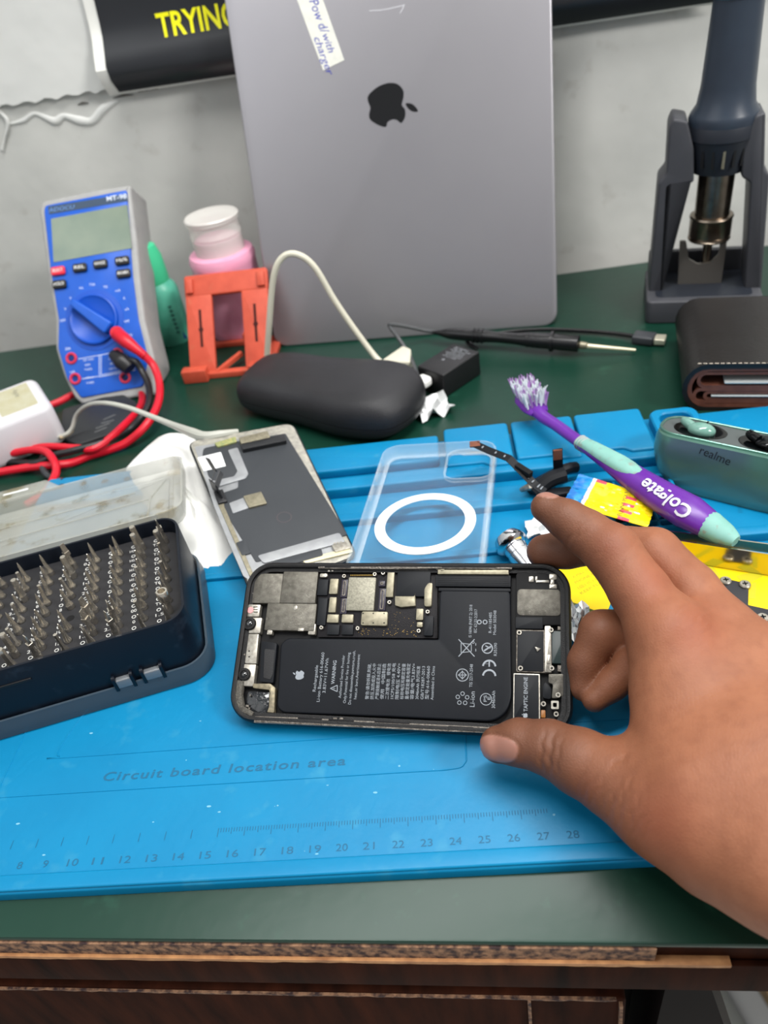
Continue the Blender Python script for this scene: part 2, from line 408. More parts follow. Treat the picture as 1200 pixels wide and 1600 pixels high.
for pts in ([(-11.1, 8.0), (-11.9, 6.2), (-12.25, 4.9), (-12.1, 4.55), (-11.6, 4.48), (0, 4.5), (16, 4.45)],
            [(-14.3, 2.85), (-6, 2.83), (1.9, 2.8), (4.0, 2.8), (4.5, 3.0), (4.6, 3.6), (4.6, 6.4)],
            [(-14.2, 3.3), (-14.1, 6.5)]):
    g.join(gline(pts, .035))
part('raised_line', [(g, m_blue)], mt)
g = G()
g.text('Circuit board location area', (-9.9, 3.44, .5), h=.40, w=9.8, ali='LEFT', shear=.1, ext=.012, space=1.15, bold=.015)
part('embossed_words', [(g, m_blued)], mt, 'words Circuit board location area pressed into the blue sheet')
g = G()
for k in range(7, 29): g.text(str(k), (k-20, 0, .5), h=.28, w=.42 if k > 9 else .2, ext=.012)
part('ruler_numbers', [(g, m_blued)], mt)
g = G(); k = 0
for k in range(6, 27):
    for j in range(10):
        if k < 15 and j: continue
        x = k-20+j*.1+.35; hh = .34 if j == 0 else (.24 if j == 5 else .16)
        g.add([(x-.012, 1.0-hh, .512), (x+.012, 1.0-hh, .512), (x+.012, 1.0, .512), (x-.012, 1.0, .512)], [(0, 1, 2, 3)])
for k in range(30):
    x = 18.6+.02*k; y = 15.6+.1*k
    g.add([(x, y, .512), (x+.2, y, .512), (x+.2, y+.02, .512), (x, y+.02, .512)], [(0, 1, 2, 3)])
part('ruler_ticks', [(g, m_blued)], mt)
# scuffs and paint flecks on the work area
g = G()
for k in range(26):
    x, y = random.uniform(-13, 11), random.uniform(-.2, 6)
    r = random.choice([.015, .02, .03, .04]); a = random.uniform(0, 3.14)
    P = [(x+r*(1+.5*random.random())*math.cos(t+a)*(1.8 if k % 3 else 1), y+r*math.sin(t+a), 0) for t in np.linspace(0, 2*math.pi, 7, endpoint=False)]
    g.prism(P, .498, .508)
part('fleck', [(g, mat('fleck_pale', (110, 170, 195), .7))], mt, kind='stuff')
# steps, ridges and pockets along the back
g = G()
g.prism(rpoly([(-8.8, 14.2), (11.6, 14.2), (11.6, 14.6), (-8.8, 14.6)], .1), .45, .72, .06)
g.prism(rpoly([(-8.8, 14.6), (11.6, 14.6), (11.6, 17.55), (-8.8, 17.55)], .1), .45, .62, .05)
g.prism(rpoly([(-6.5, 17.3), (11.4, 17.3), (11.4, 17.9), (-6.5, 17.9)], .15), .45, 1.05, .1)
g.prism(rpoly([(-6.5, 17.9), (11.4, 17.9), (11.4, 19.2), (-6.5, 19.2)], .15), .45, .8, .1)
g.prism(rpoly([(-6.5, 19.95), (16.4, 19.95), (16.4, 21.0), (-6.5, 21.0)], .15), .45, 1.15, .12)
part('pocket_wall', [(g, m_blue)], mt)
g = G(); g.prism(rpoly([(-6.5, 21.9), (4.4, 21.9), (4.4, 24.35), (-6.5, 24.35)], .2), .45, 1.05, .15)
part('long_step', [(g, m_blue)], mt)
for x0, x1 in ((4.75, 8.45), (8.65, 12.1), (12.25, 15.95)):
    w = x1-x0
    out = rpoly([(x0, 20.85), (x0+w*.55, 20.85), (x0+w*.66, 20.5), (x1, 20.5), (x1, 24.5), (x0, 24.5)], [.15, .1, .1, .25, .25, .25], 4)
    part('raised_pad', [(G().prism(out, .45, 1.3, .12), m_blue)], mt)
g = G(); g.frame(rrect(2.6, 2.9, .6, 17.7, 22.9), rrect(1.7, 2.0, .5, 17.7, 22.9), .45, 1.15, .08)
part('corner_pocket', [(g, m_blue)], mt)
# grid pocket by the toothbrush
g = G(); cx, cy, w, h = 14.3, 16.5, 3.6, 4.2
g.frame(rrect(w, h, .3, cx, cy), rrect(w-.4, h-.4, .2, cx, cy), .45, 1.1, .05)
for k in range(1, 5): g.box((cx-w/2+w*k/5, cy, .72), (.12, h-.3, .5), .02)
for k in range(1, 6): g.box((cx, cy-h/2+h*k/6, .72), (w-.3, .12, .5), .02)
part('grid_pocket', [(g, m_blue)], mt)
g = G(); g.prism(rpoly([(16.3, 13.5), (MR-.4, 13.5), (MR-.4, 14.1), (16.3, 14.1)], .1), .45, 1.0, .08)
g.prism(rpoly([(16.3, 18.4), (MR-.4, 18.4), (MR-.4, 18.9), (16.3, 18.9)], .1), .45, 1.0, .08)
part('side_ridge', [(g, m_blue)], mt)
# far left flap of the mat with round holes
g = G(); g.prism(rpoly([(ML+.3, 21.6), (-10.5, 21.6), (-10.5, 24.3), (ML+.3, 24.3)], .25), .45, .95, .12)
m_hole = mat('hole_dark', (8, 60, 90), .8)
g2 = G()
for x in (-18.6, -17.2, -15.8, -14.4): g2.disc((x, 23.4, .94), .22, .02)
part('hole_strip', [(g, m_blue), (g2, m_hole)], mt)
# ================================================================ opened phone held in the hand
PF = Fr(CC+(np.array([-4.28, 21.27, 1.65])-CC)*.950, (.990, -.100, .012), Y=(.08, .88, .47))
PW, PH = 13.68, 6.78
m_rim = mat('phone_rim_black', (12, 13, 15), .42, spec=.3, col2=(24, 23, 23), nscale=6, bump=.3, bscale=25)
m_bed = mat('phone_interior_black', (9, 9, 11), .55, spec=.25, col2=(16, 16, 18), nscale=4)
m_ano = mat('phone_worn_metal', (128, 122, 114), .45, .55, col2=(78, 72, 66), nscale=7, namt=.4, bump=.5, bscale=14)
m_shield = mat('shield_metal', (108, 105, 97), .42, .75, col2=(82, 79, 73), nscale=4.5, namt=.4, bump=.2, bscale=30, dirt=(128, 125, 117), damt=.1, dscale=6)
m_silver = mat('small_silver', (186, 182, 172), .35, .8, col2=(140, 134, 124), nscale=8)
m_pale = mat('pale_champagne_metal', (150, 144, 124), .42, .55, col2=(122, 116, 98), nscale=6)
m_cell = mat('battery_wrap', (17, 20, 26), .5, spec=.22, col2=(13, 16, 21), nscale=.6, bump=.06, bscale=3)
m_print = mat('print_grey', (136, 142, 149), .6)
m_pcb = mat('logic_board', (14, 13, 17), .5, spec=.25, col2=(24, 21, 24), nscale=9, bump=.2, bscale=20)
m_flex = mat('flex_black', (14, 17, 22), .5, spec=.25)
m_chip = mat('chip_dark', (38, 33, 48), .35)
m_lens = mat('lens_glass', (4, 5, 9), .06, spec=.9, coat=1.)
m_gold = mat('gold_contact', (214, 178, 96), .3, .9)
m_pinkc = mat('sensor_pink', (214, 150, 150), .35)
m_green = mat('green_board', (28, 44, 44), .4)
phone = thing('phone', 'opened black smartphone, its battery and circuit board bare, gripped by the hand', 'phone', PF)
def px(u, v): return PF.pl(u, v)[:2]
def pr4(u0, v0, u1, v1):
    """a rectangle from the pixels of two opposite corners, in phone coordinates"""
    c = px((u0+u1)/2, (v0+v1)/2)
    w = abs(px(u1, (v0+v1)/2)[0]-px(u0, (v0+v1)/2)[0]); h = abs(px((u0+u1)/2, v0)[1]-px((u0+u1)/2, v1)[1]); return c, w, h
def pbox(g, u0, v0, u1, v1, z0, z1, rc=.04, b=.015):
    c, w, h = pr4(u0, v0, u1, v1); return g.prism(rrect(w, h, rc, c[0], c[1], 4), z0, z1, b, 0, 2)
def ppoly(g, pts, z0, z1, r=.05, b=.015):
    return g.prism(rpoly([px(*p) for p in pts], r), z0, z1, b, 0, 2)
def screw(g, g2, u, v, z, r=.085):
    c = px(u, v); g.frame(rrect(2*r, 2*r, r, c[0], c[1], 4), rrect(r*.9, r*.9, r*.45, c[0], c[1], 4), z-.12, z, .01); g.disc((c[0], c[1], z-.1), r*.85, .05, seg=12); g2.disc((c[0], c[1], z-.055), r*.4, .01, seg=8)
O = rrect(PW, PH, 1.15, 0, 0, 10)
def Orr(d): return rrect(PW-2*d, PH-2*d, 1.15-d, 0, 0, 10)
# frame: a rounded band with an inner step
g = G(); n = len(O)
sec = [(.10, -.78), (0.02, -.68), (0, -.55), (0, -.25), (.03, -.08), (.10, 0), (.20, .0), (.25, -.03), (.25, -.14), (.42, -.16), (.42, -.70), (.10, -.78)]
g.loft([np.c_[Orr(d), np.full(n, z)] for d, z in sec], caps=(False, False))
fr_ = part('phone_frame', [(g, m_rim)], phone)
part('back_glass', [(G().prism(Orr(.11), -.80, -.70, 0, .03), mat('phone_back', (12, 12, 14), .2))], phone)
part('midframe', [(G().prism(Orr(.41), -.69, -.46), m_bed)], phone)
g = G()
ppoly(g, [(398, 1119), (396, 1129), (560, 1136.5), (700, 1143), (765, 1145.5), (765, 1136), (640, 1130), (470, 1121)], -.30, -.012, .03)
ppoly(g, [(497, 880.5), (497, 888), (622, 889), (682, 888), (800, 889), (800, 883), (620, 881)], -.30, -.012, .03)
for u in (470, 478, 487, 520, 530): pbox(g, u, 1121, u+6, 1126, -.1, -.02)
g2 = G()
for u0, u1, v in [(465, 503, 1122), (513, 553, 1125), (585, 640, 1128), (700, 740, 1136), (507, 548, 885), (690, 775, 885)]: pbox(g2, u0, v-1.0, u1, v+2.2, -.2, -.004, .02)
part('side_rail', [(g, m_ano), (g2, m_bed)], phone, 'worn grey metal rail with black slots')
g = G(); ppoly(g, [(369, 1062), (364, 1095), (372, 1110), (392, 1119), (395, 1112), (379, 1103), (376, 1085), (379, 1064)], -.3, -.05, .04); part('rim_seal', [(g, mat('dusty_glue', (96, 92, 84), .8, col2=(60, 58, 54), nscale=8, bump=.8, bscale=15))], phone)
# battery
bp = [(437, 1006), (447, 996), (560, 997), (684, 998), (686, 925), (692, 917), (740, 918), (790, 918), (797, 925), (799, 1088), (792, 1112), (771, 1127), (600, 1119), (440, 1113), (431, 1104)]
bo = rpoly([px(*p) for p in bp][::1], [.12, .2, .1, .05, .1, .15, .1, .1, .15, .2, .3, .3, .1, .2, .25])
bat = part('battery', [(G().prism(bo, -.46, -.10, .07, 0, 4), m_cell)], phone, smooth=50)
zb = -.10
UP, LT = (0, 1, 0), (-1, 0, 0)   # the print reads up the phone, letters leaning left
g = G()
def vt(s, u, v0, v1, h, bold=0.):
    a, b = px(u, v0), px(u, v1); m = (a+b)/2; g.text(s, (m[0], m[1], zb), X=UP, Y=LT, h=h, w=np.linalg.norm(b-a), ext=.004, bold=bold)
vt('Rechargeable', 492, 1080, 1039, .135); vt('Li-ion Battery 616-00660', 500, 1096, 1019, .135); vt('3.83V=11.67Wh', 508, 1082, 1028, .135)
vt('WARNING', 521, 1068, 1031, .15, .01)
vt('Authorized Service Provider', 533, 1090, 1023, .12); vt('Only.Potential for fire or burning.', 541, 1098, 1018, .12)
vt('Do not disassemble,puncture,crush,', 549, 1100, 1016, .12); vt('heat,or burn.Avertissement', 557, 1092, 1022, .12)
cl = ['警告:请勿拆解,刺破,', '挤压,加热或投入火中', '严禁接触或浸水后禁止', '使用   中国制造', '二次锂电池   锂电池', '1ICP5/100/58 充电', '限制电压 4.40V=', '标称电压和额定容量', '量/额定能量充电限定', '容量/电气3.83V=', '3046mAh 执行标准', 'GB/T18287-2013', '型号:616-00660', 'Assembled in China']
for k, s in enumerate(cl): vt(s, 575+k*7.75, 1092 if k != 13 else 1093, 1036 if k < 10 else 1040, .12)
vt('IS 16046 (PART 2): 2018', 735, 995, 944, .12); vt('IEC 62133-2:2017', 743, 988, 951, .12)
vt('R-41185485', 766, 988, 956, .12); vt('Model 503048', 773, 991, 953, .12); vt('R35390', 774, 1024, 1004, .12)
vt('TIS 2217-2548', 736, 1073, 1037, .12); vt('Li-ion', 738, 1104, 1080, .19); vt('3046mAh', 771, 1106, 1079, .13); vt('PS', 758, 1096, 1086, .12); vt('E', 764, 1093, 1088, .12)
part_text = g
g = G()
def ring(u, v, r, t=.025):
    c = px(u, v); g.frame(rrect(2*r, 2*r, r, c[0], c[1], 6), rrect(2*r-2*t, 2*r-2*t, r-t, c[0], c[1], 6), zb-.01, zb+.005)
def seg(a, b, t=.03): A, B = px(*a), px(*b); g.beam((A[0], A[1], zb+.002), (B[0], B[1], zb+.002), t, .006)
def arc(u, v, r, a0, a1, t=.06):
    c = px(u, v); P = [(c[0]+r*math.cos(a), c[1]+r*math.sin(a), zb+.001) for a in np.linspace(math.radians(a0), math.radians(a1), 12)]; g.tube(P, t/2, 6, smooth=False, flat=.15)
for A in (px(466, 1054),):
    for q in apple(.44, (-1, 0), (0, 1), A): g.prism(q, zb-.01, zb+.005)
# warning triangle, crossed bin, eight, circle marks, recycling hexagon, CE
for a, b in (((526, 1080), (515, 1075)), ((515, 1075), (526, 1070)), ((526, 1070), (526, 1080))): seg(a, b)
seg((519, 1075), (523, 1075), .02)
seg((716, 998), (741, 1025), .035); seg((741, 998), (716, 1025), .035)
for a, b in (((720, 1004), (736, 1006)), ((720, 1019), (736, 1017)), ((720, 1004), (720, 1019)), ((736, 1006), (736, 1017)), ((743, 1004), (743, 1008)), ((743, 1013), (743, 1017))): seg(a, b, .025)
ring(739, 1003, .05, .02)
ring(748.5, 971, .095, .035); ring(757.5, 971, .095, .035)
ring(761, 1012, .22, .04); seg((756, 1016), (767, 1009), .06); seg((758, 1008), (766, 1012), .04)
ring(722, 1054, .25, .03)
for a, b in (((716, 1054), (722, 1048)), ((722, 1048), (728, 1054)), ((728, 1054), (722, 1060)), ((722, 1060), (716, 1054)), ((722, 1047), (722, 1061)), ((715, 1054), (729, 1054))): seg(a, b, .025)
ring(759, 1092, .23, .025)
for k in range(5):
    a = math.radians(90+72*k); c = px(722, 1091); P = (c[0]+.19*math.cos(a), c[1]+.19*math.sin(a))
    g.frame(rrect(.17, .17, .085, P[0], P[1], 2), rrect(.12, .12, .06, P[0], P[1], 2), zb-.01, zb+.005)
# C then E reading upwards
c0, e0 = px(766, 1055), px(766, 1041)
arc(764, 1056, .24, 185-180, 175+180-180, .07)
arc(764, 1041, .24, 5, 175, .07); seg((764, 1036.5), (755, 1036.5), .01)
A = px(764, 1041); g.beam((A[0], A[1], zb+.002), (A[0], A[1]+.22, zb+.002), .05, .006)
part('battery_printing', [(part_text, m_print), (g, m_print)], bat, 'small pale grey printing and certification marks')
g = G(); pbox(g, 684, 918, 797, 923, -.3, -.08, .03); part('battery_tape', [(g, m_flex)], phone)
# logic board
g = G(); ppoly(g, [(493, 890), (493, 993), (682, 995), (682, 890)], -.46, -.30, .05); lb = part('logic_board', [(g, m_pcb)], phone)
for a in [(394, 894, 438, 941), (438, 891, 493, 941), (413, 941, 491, 984)]:
    part('shield_plate', [(pbox(G(), *a, -.46, -.15, .05, .03), m_shield)], phone)
g = G(); pbox(g, 457, 944.5, 463, 952, -.16, -.135, .08); pbox(g, 464, 980, 473, 985, -.2, -.13, .02); part('shield_mark', [(g, m_silver)], phone)
part('processor_cover', [(pbox(G(), 541, 900, 584, 952, -.30, -.17, .04), mat('speckled_cover', (150, 147, 132), .5, .5, col2=(122, 119, 106), nscale=14, namt=.3))], lb)
for a in [(513, 902, 526, 926), (512, 931, 523, 955), (509, 958, 527, 971), (532, 958, 550, 971), (649, 949, 660, 967), (650, 970, 659, 978)]:
    part('chip_cover', [(pbox(G(), *a, -.30, -.19, .04), m_pale)], lb)
part('chip_cover', [(pbox(G(), 603, 887, 614, 931, -.30, -.16, .04), m_pale)], lb)
g2 = G()
for u, v in [(566, 957), (566, 972), (582, 972), (599, 957), (599, 972), (582, 957)]: c = px(u, v); g2.disc((c[0], c[1], -.145), .03, .004, seg=8)
part('tag_cover', [(pbox(G(), 563, 954, 604, 976, -.30, -.145, .07), m_pale), (g2, m_bed)], lb)
part('modem_cover', [(ppoly(G(), [(616, 930), (616, 944), (625, 947), (648, 945), (648, 925), (646, 930)], -.30, -.15, .03), m_pale)], lb)
part('curved_cover', [(ppoly(G(), [(662, 946), (673, 946), (675, 909), (668, 909), (662, 918)], -.30, -.15, .1), m_pale)], lb)
part('flex_block', [(pbox(G(), 619, 886, 671, 930, -.30, -.155, .03), m_flex)], lb)
part('board_edge', [(pbox(G(), 619, 886, 668, 889, -.25, -.13, .02), m_ano)], lb)
for a in [(531, 903, 541, 931), (530, 932, 540, 957), (590, 917, 601, 952), (590, 905, 600, 914)]:
    g = G(); pbox(g, *a, -.30, -.21, .03); g2 = G()
    u0, v0, u1, v1 = a; g2.frame(*[rrect(w, h, .05, c[0], c[1], 4) for c, w, h in (pr4(u0+2.5, v0+2, u1-2.5, v1-2), pr4(u0+4, v0+3.5, u1-4, v1-3.5))], -.215, -.18)
    part('board_connector', [(g, m_chip), (g2, m_ano)], lb)
part('connector_block', [(pbox(G(), 662, 961, 676, 992, -.46, -.14, .06), m_flex)], lb)
for a in [(494, 903, 510, 928), (494, 932, 508, 975), (509, 974, 528, 990), (532, 974, 550, 990)]: part('flex_tail', [(pbox(G(), *a, -.30, -.20, .03), m_flex)], lb)
g = G()
random.seed(11)
for k in range(12): pbox(g, 545+k*3.4, 889, 547+k*3.4, 892, -.3, -.25, .01)
for k in range(14): pbox(g, 545+k*2.6, 894.5, 546.5+k*2.6, 897, -.3, -.25, .01)
for k in range(40):
    u, v = random.uniform(554, 648), random.uniform(979, 991); pbox(g, u, v, u+1.2, v+1.2, -.31, -.29, .01)
for k in range(25):
    u, v = random.uniform(606, 645), random.uniform(950, 990); pbox(g, u, v, u+1.0, v+1.0, -.31, -.29, .01)
part('solder_points', [(g, m_gold)], lb, kind='stuff')
for i, (u, v) in enumerate([(536, 898), (597, 893), (607, 939), (500, 979), (557, 980), (667, 954), (653, 984), (584, 895), (419, 985), (485, 977), (507, 897)]):
    g, g2 = G(), G(); screw(g, g2, u, v, -.16); part('screw', [(g, m_silver), (g2, m_bed)], lb)
g = G(); pbox(g, 498, 894, 509, 900, -.3, -.17, .05); pbox(g, 480, 973, 491, 990, -.4, -.17, .04); pbox(g, 415, 982, 423, 990, -.4, -.17, .03); part('shield_tab', [(g, m_silver)], phone)
# top strip and battery pull area
part('antenna_flex', [(pbox(G(), 679, 897, 797, 915, -.46, -.14, .03), m_flex)], phone)
g = G(); pbox(g, 683, 889.5, 794, 896.5, -.3, -.06, .02); pbox(g, 688, 884, 694, 892, -.3, -.06, .02); pbox(g, 768, 882, 790, 890, -.3, -.07, .03); pbox(g, 681, 883, 689, 889, -.3, -.08, .03); part('spring_strip', [(g, m_pale)], phone, 'pale champagne metal strip')
g2 = G(); gg = G()
for u, v in [(780, 885), (683, 886)]: screw(gg, g2, u, v, -.06, .075)
part('screw', [(gg, m_silver), (g2, m_bed)], phone)
g = G()
for k in range(5): pbox(g, 682, 899+k*3.2, 795, 899.8+k*3.2, -.145, -.13, .01)
part('flex_line', [(g, m_bed)], phone)
# right end: loudspeaker, dock flex, taptic block
spk = part('loudspeaker', [(ppoly(G(), [(806, 893), (806, 975), (884, 975), (884, 925), (876, 900), (862, 891)], -.46, -.17, .15), m_bed)], phone)
part('speaker_plate', [(pbox(G(), 807.5, 919, 875.5, 960.5, -.17, -.135, .16), m_shield)], spk)
g = G(); pbox(g, 826, 899, 834, 908, -.17, -.12, .04); pbox(g, 836, 899, 840, 906, -.17, -.12, .02); pbox(g, 837, 905, 858, 909, -.17, -.12, .02); pbox(g, 858, 895, 870, 904, -.17, -.12, .05); pbox(g, 858, 911, 870, 918, -.17, -.14, .02); pbox(g, 860, 903, 866, 912, -.17, -.13, .02)
part('speaker_bracket', [(g, m_silver)], spk)
part('speaker_cover_strip', [(pbox(G(), 805, 963, 848, 981, -.3, -.14, .04), m_flex)], spk)
part('dock_shield', [(pbox(G(), 806, 982, 862, 1049, -.46, -.20, .05), m_ano)], phone)
part('dock_plate', [(pbox(G(), 808, 984, 849, 1047, -.22, -.165, .03), m_flex)], phone)
A = px(840, 1013); part('torn_flap', [(G().prism(rpoly([(A[0]-.12, A[1]+.1), (A[0]-.02, A[1]-.12), (A[0]+.13, A[1]+.02)], .03), -.17, -.10, .02), m_silver)], phone)
g = G(); pbox(g, 851, 976, 861, 1049, -.3, -.15, .04); pbox(g, 855, 1022, 860, 1036, -.16, -.12, .02); part('dock_bracket', [(g, m_silver)], phone)
part('dock_board', [(pbox(G(), 862, 984, 886, 1035, -.46, -.19, .05), m_green)], phone)
for u, v in [(811, 987), (861, 983), (813, 1043), (862, 1043), (849, 1099), (869, 1115), (872, 1085)]:
    g, g2 = G(), G(); screw(g, g2, u, v, -.12, .1); part('screw', [(g, m_silver), (g2, m_bed)], phone)
g = G(); pbox(g, 871, 977, 886, 983, -.3, -.17, .02); pbox(g, 871, 1038, 882, 1048, -.3, -.17, .02); part('contact_spring', [(g, m_ano)], phone)
te = part('vibration_motor', [(pbox(G(), 801.5, 1051, 843.5, 1124, -.46, -.15, .03), m_silver)], phone)
g = G(); a, b = px(821.5, 1111), px(821.5, 1057); m = (a+b)/2; g.text('TAPTIC ENGINE', (m[0], m[1], -.135), X=UP, Y=LT, h=.15, w=np.linalg.norm(a-b), ext=.004, bold=.01)
for q in apple(.2, (-1, 0), (0, 1), px(820, 1117)): g.prism(q, -.14, -.131)
part('motor_label', [(pbox(G(), 803, 1052.5, 841.5, 1122, -.15, -.135, .02), m_flex), (g, m_print)], te, 'black label printed TAPTIC ENGINE')
g = G(); ppoly(g, [(857, 1052), (857, 1066), (864, 1068), (862, 1090), (871, 1090), (873, 1087), (880, 1087), (880, 1052)], -.3, -.14, .06); part('charge_bracket', [(g, m_shield)], phone)
part('rubber_plug', [(ppoly(G(), [(848, 1070), (848, 1090), (861, 1092), (861, 1074), (852, 1064)], -.46, -.12, .1), m_flex)], phone)
g = G(); g.frame(*[rrect(w, h, .04, c[0], c[1], 4) for c, w, h in (pr4(861, 1094, 873, 1107), pr4(864, 1097, 870, 1104))], -.3, -.14); part('square_jack', [(g, m_silver)], phone)
part('orange_flex', [(pbox(G(), 845, 1108, 852, 1120, -.46, -.25, .03), mat('kapton_orange', (150, 96, 40), .4))], phone)
# left end: sensors, cameras, receiver
g = G(); pbox(g, 383, 943, 404, 962, -.4, -.14, .04); part('sensor_block', [(g, m_silver)], phone)
c = px(389.5, 952); part('sensor_window', [(G().disc((c[0], c[1], -.15), .14, .03), m_pinkc)], phone)
g = G()
for k in range(3): pbox(g, 394, 946+k*4, 401, 948+k*4, -.15, -.12, .02)
part('sensor_comb', [(g, m_shield)], phone)
def camera(u, v, rect_, r):
    g = G(); pbox(g, *rect_, -.45, -.16, .07, .03); c = px(u, v); cp = part('camera_housing', [(g, m_silver)], phone)
    part('camera_barrel', [(G().lathe([(r, -.3), (r, -.08), (r*.92, -.04), (r*.62, -.03), (r*.55, -.06), (.0, -.06)], (c[0], c[1], 0)), m_rim)], cp)
    part('camera_lens', [(G().ell((c[0], c[1], -.06), (r*.5, r*.5, .05), 16, 6), m_lens)], cp)
camera(388.5, 973.5, (379, 963, 406, 988), .28); camera(380.5, 1053, (370, 1036, 396, 1071), .26)
g = G(); ppoly(g, [(383, 989), (380, 1035), (398, 1036), (402, 989)], -.4, -.17, .05); g2 = G()
for v in (1016, 1025): c = px(387, v); g2.disc((c[0], c[1], -.165), .035, .004, seg=8)
part('face_bracket', [(g, m_silver), (g2, m_bed)], phone)
part('receiver', [(ppoly(G(), [(406, 1000), (403, 1064), (424, 1066), (430, 1003)], -.45, -.2, .08), m_flex)], phone)
part('receiver_mesh', [(ppoly(G(), [(411, 1012), (409, 1058), (420, 1061), (424, 1052), (427, 1014)], -.21, -.17, .08), mat('fine_mesh_grey', (52, 52, 54), .8, col2=(20, 20, 20), nscale=30))], phone)
g = G(); ppoly(g, [(393, 1067), (393, 1074), (419, 1077), (418, 1104), (415, 1112), (426, 1113), (428, 1074), (420, 1067)], -.4, -.15, .05); part('corner_bracket', [(g, mat('dull_brass', (150, 140, 116), .45, .6, col2=(100, 94, 80), nscale=8))], phone)
part('glossy_patch', [(ppoly(G(), [(384, 1078), (379, 1100), (388, 1112), (416, 1112), (418, 1080)], -.45, -.26, .1), mat('gloss_flex', (12, 16, 20), .12, coat=.6, bump=.6, bscale=5))], phone)
random.seed(5)
for k in range(26):
    u, v = [(random.uniform(373, 390), random.uniform(1074, 1112)), (random.uniform(389, 392), random.uniform(912, 940)), (random.uniform(372, 382), random.uniform(990, 1034)), (random.uniform(500, 560), random.uniform(883, 890))][k % 4]
    g = G(); c = px(u, v); g.box((c[0], c[1], -.2), (random.uniform(.05, .14), random.uniform(.05, .12), .1), .02); part('spring_clip', [(g, m_silver if k % 2 else m_ano)], phone)
# ================================================================ precision bit box
a0, a1, b0, b1 = at(0, 880, 4), at(222, 818, 4), at(0, 1049, 4), at(268, 974, 4)
d1, d2 = nrm(a1-a0), nrm(b1-b0); bx = nrm(d1+d2); by = np.array([-bx[1], bx[0], 0])
rr_ = at(284, 890, 4)                      # on the right-hand rim
yb, yf = .5*((a0+a1)@by), .5*((b0+b1)@by); xr = rr_@bx
BW, BD = 15.6, yb-yf
BF = Fr(bx*(xr-BW/2)+by*(yb+yf)/2+np.array([0, 0, .5]), bx)
m_navy = mat('box_navy_plastic', (8, 14, 24), .42, spec=.35, col2=(11, 18, 29), nscale=.4, dirt=(30, 40, 52), damt=.2, dscale=1.)
m_foam = mat('insert_charcoal', (34, 34, 37), .75, col2=(28, 28, 31), nscale=3, bump=.1)
m_frost = mat('frosted_plastic', (186, 186, 176), .32, col2=(170, 172, 166), nscale=.3, alpha=.46, dirt=(150, 140, 112), damt=.7, dscale=.7, spec=.5)
m_frost2 = mat('frosted_plastic_foot', (66, 80, 92), .4, alpha=.78)
m_steel = mat('bit_steel', (224, 218, 206), .2, .93, col2=(196, 188, 176), nscale=1)
bits_box = thing('bit_box', 'navy plastic box of precision screwdriver bits with its frosted lid open, on the blue mat', 'tool box', BF)
g = G(); BO = rrect(BW, BD, .95, 0, 0, 8)
n = len(BO)
g.loft([np.c_[inset(BO, d), np.full(n, z)] for d, z in [(-.10, .75), (-.10, .8), (0, 3.5), (.02, 3.56), (.12, 3.56), (.14, 3.5), (.15, 2.3)]], caps=(True, False))
part('box_body', [(g, m_navy)], bits_box)
ins = G().prism(inset(BO, .13), 2.3, 2.75)
NC, CS, RS = 12, 1.10, .76
holes = G(); lab = G(); bitpos = []
x_last = BW/2-.85
ny = 9
for c in range(NC):
    x = x_last-c*CS
    for r in range(ny):
        y = BD/2-.95-r*(BD-1.75)/(ny-1)
        holes.disc((x, y, 2.74), .19, .014, seg=14); bitpos.append((c, r, x, y))
        s = [['T2', 'T3', 'T4', 'T5', 'T6', 'T8', 'T9', '1.5', '0.8'], ['H0.7', 'H0.9', 'H1.3', 'H1.5', '000', '00', '00', '0', '0'], ['0', '0', '1', '1', '1', '2', '2', '2.5', '3.0'], ['0.9', '1.2', '1.5', '2.0', '2.5', '3.0', '3.5', '1.5', '1.5'], ['T7', '1.5', '6', '7', '8', '9', '10', '15', '20'], ['3', '5', '6', '8', '10', '15', '20', '2.0', '2.5'], ['T1', 'T2', '2.0', '2.5', '3.0', '3.5', '4.0', '5', '6']][c % 7][r]
        lab.text(s, (x-.47, y, 2.75), h=.19, w=None if len(s) < 3 else .36, ext=.012)
        lab.join(G().frame(rrect(.2, .2, .1, 0, 0, 3), rrect(.14, .14, .07, 0, 0, 3), 2.74, 2.762), None, (x-.47, y+.33, 0))
part('bit_tray', [(ins, m_foam), (holes, mat('hole_black', (6, 6, 7), .9)), (lab, mat('print_white', (215, 215, 212), .6))], bits_box, 'charcoal insert with rows of holes and white size printing')
g = G()
g.loft([np.c_[inset(BO, d), np.full(n, z)] for d, z in [(-.28, .0), (-.36, .06), (-.36, .45), (-.30, .75), (-.27, 1.0), (-.17, 1.0), (-.16, .75), (-.16, .2)]], caps=(True, False))
part('foot_tray', [(g, m_frost2)], bits_box, 'grey frosted tray around the foot of the box')
